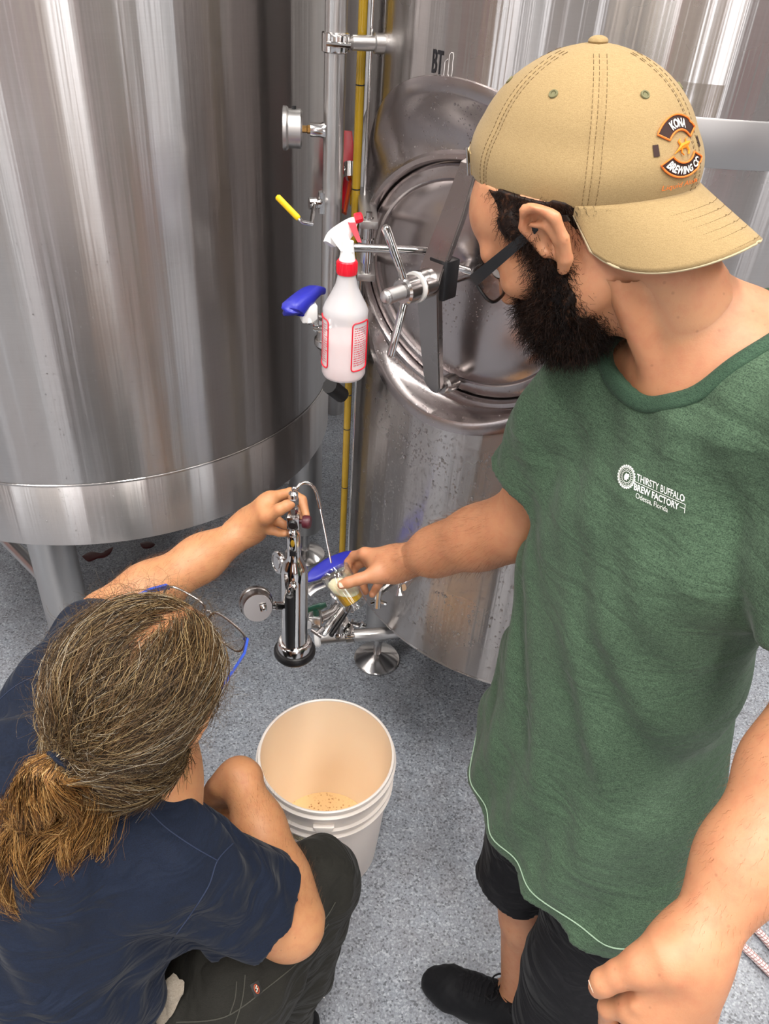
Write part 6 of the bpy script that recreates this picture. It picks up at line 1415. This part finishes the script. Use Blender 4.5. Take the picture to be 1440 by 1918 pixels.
# ponytail
TP = [TIE, TIE+tdv*.02, at(120, 1500, .935), at(90, 1570, .945), at(75, 1640, .965), at(95, 1700, .985)]
TPc = np.array([tuple(q) for q in spline(TP, 6)]); TW = np.interp(np.linspace(0, 1, len(TPc)), [0, .12, .3, .6, .85, 1], [.012, .018, .050, .062, .048, .022])
def tail(n, rng, m=14, wide=1.0):
    s_ = np.linspace(0, 1, m); C_ = np.stack([np.interp(s_, np.linspace(0, 1, len(TPc)), TPc[:, i]) for i in range(3)], 1); W_ = np.interp(s_, np.linspace(0, 1, len(TPc)), TW)
    D_ = np.gradient(C_, axis=0); D_ /= np.linalg.norm(D_, axis=1, keepdims=True); vd = np.array([0, 0, CAM_H])-C_; vd /= np.linalg.norm(vd, axis=1, keepdims=True); S_ = np.cross(D_, vd); S_ /= np.linalg.norm(S_, axis=1, keepdims=True); U_ = np.cross(S_, D_)
    a = rng.uniform(0, 2*PI, (n, 1, 1)); rr_ = (np.sqrt(rng.uniform(0.05, 1, (n, 1, 1)))*wide+.10*rng.normal(0, 1, (n, 1, 1))); ln = rng.uniform(.65, 1.0, (n, 1)); sc = s_[None]*ln
    def ip(A): return np.stack([np.interp(sc.ravel(), s_, A[:, i]).reshape(n, m) for i in range(A.shape[1])], 2)
    C2, S2, U2 = ip(C_), ip(S_), ip(U_); W2 = np.interp(sc.ravel(), s_, W_).reshape(n, m, 1)
    f1, f2 = rng.uniform(10, 26, (n, 1, 1)), rng.uniform(0, 6.28, (n, 1, 1)); g = np.floor(a*4)/4*9; t_ = sc[..., None]; amp = rng.uniform(.003, .008, (n, 1, 1))*np.clip(t_*4, 0, 1)
    P = C2+S2*(W2*rr_*np.cos(a+.25*np.sin(t_*6+g))+amp*np.sin(f1*t_+f2+g))+U2*(W2*.62*rr_*np.sin(a+.25*np.sin(t_*6+g))+amp*np.cos(f1*.9*t_+f2))
    return P
P = tail(2600, RNG); tl_ = strands('ponytail', P, RNG.uniform(.0003, .0006, len(P)), TC[1], PB, 'bushy golden brown ponytail'); del tl_['kind']
for mt_, n_ in ((TC[0], 1800), (TC[2], 2300), (TC[3], 700)):
    P = tail(n_, RNG); strands('hair_strand', P, RNG.uniform(.0003, .00058, len(P)), mt_, tl_)
P = tail(260, RNG, wide=1.35); strands('flyaway_hair', P, np.full(len(P), .0002), M['tailB'], tl_)
F = Field(TPc.min(0)-.08, TPc.max(0)+.08, .004)
for i in range(len(TPc)-1):
    if i % 2 == 0: j = min(i+2, len(TPc)-1); F.cap(Vector(TPc[i]), Vector(TPc[j]), TW[i]*.38, TW[j]*.38, .01)
v, f = F.mesh(2); from_np('ponytail_core', v, f, M['under'], tl_, True)
# ---- navy shirt
F = Field((-.78, .22, .36), (.06, 1.10, 1.06), .0050)
ML = LS.lerp(RS, .5); lat = (RS-LS).normalized(); fwd = Vector((0, 0, 1)).cross(lat)
F.chain([LS, ML+Vector((-.015, -.015, .02)), RS], [.062, .074, .060], .06)
F.cap(ML+Vector((-.055, -.045, -.03)), PEL+Vector((0, 0, .08)), .165, .180, .05, flat=(.72, .66, .35), fs=.62)
F.cap(LS.lerp(RS, .25), HPL+Vector((0, 0, .06)), .09, .09, .06); F.cap(LS.lerp(RS, .78)+Vector((-.02, -.02, -.02)), HPR+Vector((-.02, 0, .06)), .085, .075, .06)
NKT = NKB.lerp(hB(0, -.045, -.05), .85); F.cap(NKB, NKT, .078, .074, .03)
lo_cut = Vector((-.40, .40, .44))
F.plane(PEL+Vector((.03, .03, .02)), (PEL-ML).normalized(), .003)
def foldsB(x, y, z):
    u = x*.7-y*.7; v_ = x*.7+y*.7
    return .0050*np.sin(62*v_+50*z+5*np.sin(16*u))*np.clip((.86-z)*6, 0, 1)+.0034*np.sin(48*u+60*z+3*np.sin(30*v_))+.0028*np.sin(130*z+50*u)*np.clip((.78-z)*5, 0, 1)+.0045*np.sin(85*(x*.55+z*.8)+4*np.sin(25*y))*np.exp(-((x+.16)**2+(y-.60)**2)/.012)
F.disp(foldsB)
for SH, EL, q, r0, r1, rin in ((LS, LE, .80, .064, .066, .050), (RS, RE, .66, .070, .084, .056)):
    G = Field(F.lo, F.lo+(F.n-1)*F.h, F.h); G.n = F.n.copy(); G.f = np.full(tuple(F.n), .2, dtype=np.float32); G.ax = F.ax; dd_ = (EL-SH).normalized(); cc_ = SH.lerp(EL, q)
    G.cap(SH, SH.lerp(EL, q+.2), r0, r1, .001); G.disp(foldsB); nn = (dd_+Vector((0, 0, -.15))).normalized(); G.plane(cc_, nn, .003); G.cap(cc_-dd_*.05, cc_+dd_*.1, rin-.006, rin+.008, .003, mode='s')
    sel = (G.f < .1) | (F.f < .1); h_ = np.maximum(.04-np.abs(G.f-F.f), 0)/.04; F.f = np.where(sel, np.minimum(G.f, F.f)-h_*h_*.04*.25, F.f)
F.cap(NKT+(NKT-NKB).normalized()*.055, NKT+(NKT-NKB).normalized()*.12, .066, .08, .004, mode='s')
v, f = F.mesh(2); shirt = from_np('navy_shirt', v, f, M['navy'], PB, True); bvB = BVHTree.FromPolygons([tuple(q) for q in v.tolist()], [tuple(q) for q in f.tolist()])
def proj_line(pts, b, off, n=24):
    out = []; P = spline([Vector((x, y, 0)) for x, y in pts], max(2, n//(len(pts)-1)))
    for p in P:
        r = ray(p.x, p.y).normalized(); h = b.ray_cast(Vector((0, 0, CAM_H)), r)
        if h[0] is not None: out.append(h[0]+h[1].normalized()*(off if h[1].dot(r) < 0 else -off))
    return out
for pts in ([(275, 1515), (310, 1550), (360, 1585), (407, 1612)], [(436, 1580), (407, 1612), (390, 1660), (355, 1715), (322, 1760)], [(0, 1310), (30, 1285), (75, 1262)]):
    q = proj_line(pts, bvB, .0004)
    if len(q) > 3: tube_obj('seam', q, .0009, plain('seam_thread', '#1c2740', .8), shirt, 6)
# folded collar at the nape, a crumpled band
cl_ = NKT+(NKT-NKB).normalized()*.004; cmx = frame(cl_, (NKT-NKB).normalized(), lat); rg_ = []
for r_, z_ in ((.068, -.006), (.070, .022), (.074, .026), (.080, .014), (.086, -.010), (.084, -.014)):
    rg_.append([cmx @ Vector(((r_+.003*math.sin(9*2*PI*i/64+z_*90))*math.cos(2*PI*i/64), (r_+.003*math.sin(9*2*PI*i/64+z_*90))*math.sin(2*PI*i/64), z_+.003*math.sin(7*2*PI*i/64))) for i in range(64)])
bm = NB(); add_loft(bm, rg_, True, False, False); obj('collar', bm, M['navy'], shirt, angle=1.0)
# ---- trousers
F = Field((-.76, .24, .04), (.06, 1.06, .68), .0058)
F.cap(HPL, HPR, .135, .135, .04); F.cap(PEL, PEL+Vector((.02, .02, .10)), .14, .13, .04)
F.cap(HPR, HPR.lerp(KR, .6), .115, .100, .03); F.cap(HPR.lerp(KR, .6), KR, .100, .070, .03); F.cap(KR, KR.lerp(AR, .35), .070, .078, .02); F.cap(KR.lerp(AR, .35), AR, .078, .062, .02)
F.cap(HPL, KL, .105, .070, .03); F.cap(KL, AL, .070, .060, .02)
def foldsT(x, y, z): return .0055*np.sin(55*x-60*y+38*z+2*np.sin(40*y))*np.clip((.55-z)*5, .2, 1)+.0025*np.sin(90*x+60*y-70*z)+.004*np.sin(45*(x+y)+80*z)*np.exp(-((x+.10)**2+(y-.66)**2)/.01)
F.disp(foldsT); F.plane((0, 0, .065), (0, 0, -1), .003)
v, f = F.mesh(2); tr = from_np('trousers', v, f, M['trouser'], PB, True); bvT = BVHTree.FromPolygons([tuple(q) for q in v.tolist()], [tuple(q) for q in f.tolist()])
th_ = plain('olive_thread', '#45443c', .8)
for pts in ([(440, 1918), (452, 1880), (457, 1850), (459, 1826)], [(430, 1900), (440, 1870), (443, 1838)], [(545, 1760), (600, 1730), (628, 1690)], [(540, 1740), (542, 1775)], [(330, 1915), (420, 1905), (500, 1850), (570, 1790), (615, 1730)]):
    q = proj_line(pts, bvT, .0005)
    if len(q) > 3: tube_obj('seam', q, .0009, th_, tr, 6)
def tmapT(cx, cy, ux, uy):
    def f(x, y):
        q = (cx+ux[0]*x+uy[0]*y, cy+ux[1]*x+uy[1]*y); r = ray(*q).normalized(); h = bvT.ray_cast(Vector((0, 0, CAM_H)), r); return h[0]+h[1].normalized()*(.0012 if h[1].dot(r) < 0 else -.0012) if h[0] is not None else at(q[0], q[1], 1.3)
    return f
tf_ = tmapT(480, 1852, (.84, -.52), (-.35, -.93)); bm = NB(); add_loft(bm, [[tf_(x, y) for y in np.linspace(-13, 13, 6)] for x in np.linspace(-9, 9, 6)], False, False, False); pt_ = obj('patch', bm, plain('black_patch', '#191815', .6), tr, label='small stitched patch with an emblem')
tf2 = tmapT(480, 1852, (.84, -.52), (-.35, -.93))
def lift(f, o): return lambda x, y: f(x, y)+vw(f(x, y))*o
g2 = lift(tf2, .0008); bm = NB(); add_tube(bm, [g2(7*math.cos(a)*.55, 8.5*math.sin(a)) for a in np.linspace(0, 2*PI, 20, endpoint=False)], .0008, 6, loop=True); obj('emblem', bm, plain('orange_red_thread', '#b8512f', .6), pt_)
bm = NB(); add_tube(bm, [g2(-2, -5), g2(2, 0), g2(-1, 2), g2(2.5, 6)], .0010, 6); obj('emblem', bm, plain('pale_emblem_thread', '#d9d2c6', .6), pt_)
# pale cloth showing at the waist
rg = NB(); P = spline([at(268, 1950, 1.19), at(288, 1905, 1.17), at(308, 1878, 1.165), at(326, 1850, 1.17)], 4)
rings = [[p+Vector((.024*math.cos(a)*(1-.4*i/len(P)), .010*math.sin(a)+.003*math.sin(5*a+i), .018*math.sin(a))) for a in np.linspace(0, 2*PI, 18, endpoint=False)] for i, p in enumerate(P)]
add_loft(rg, rings); obj('undershirt', rg, cloth_mat('pale_ribbed_cloth', hexc('#8d8274'), hexc('#b3a898'), .8, 500, .9, .1), PB, label='strip of pale ribbed undershirt at the waist')
shoe(Vector((-.26, .52, 0)), Vector((-.06, .70, 0)), PB); shoe(Vector((-.48, .74, 0)), Vector((-.36, .98, 0)), PB)
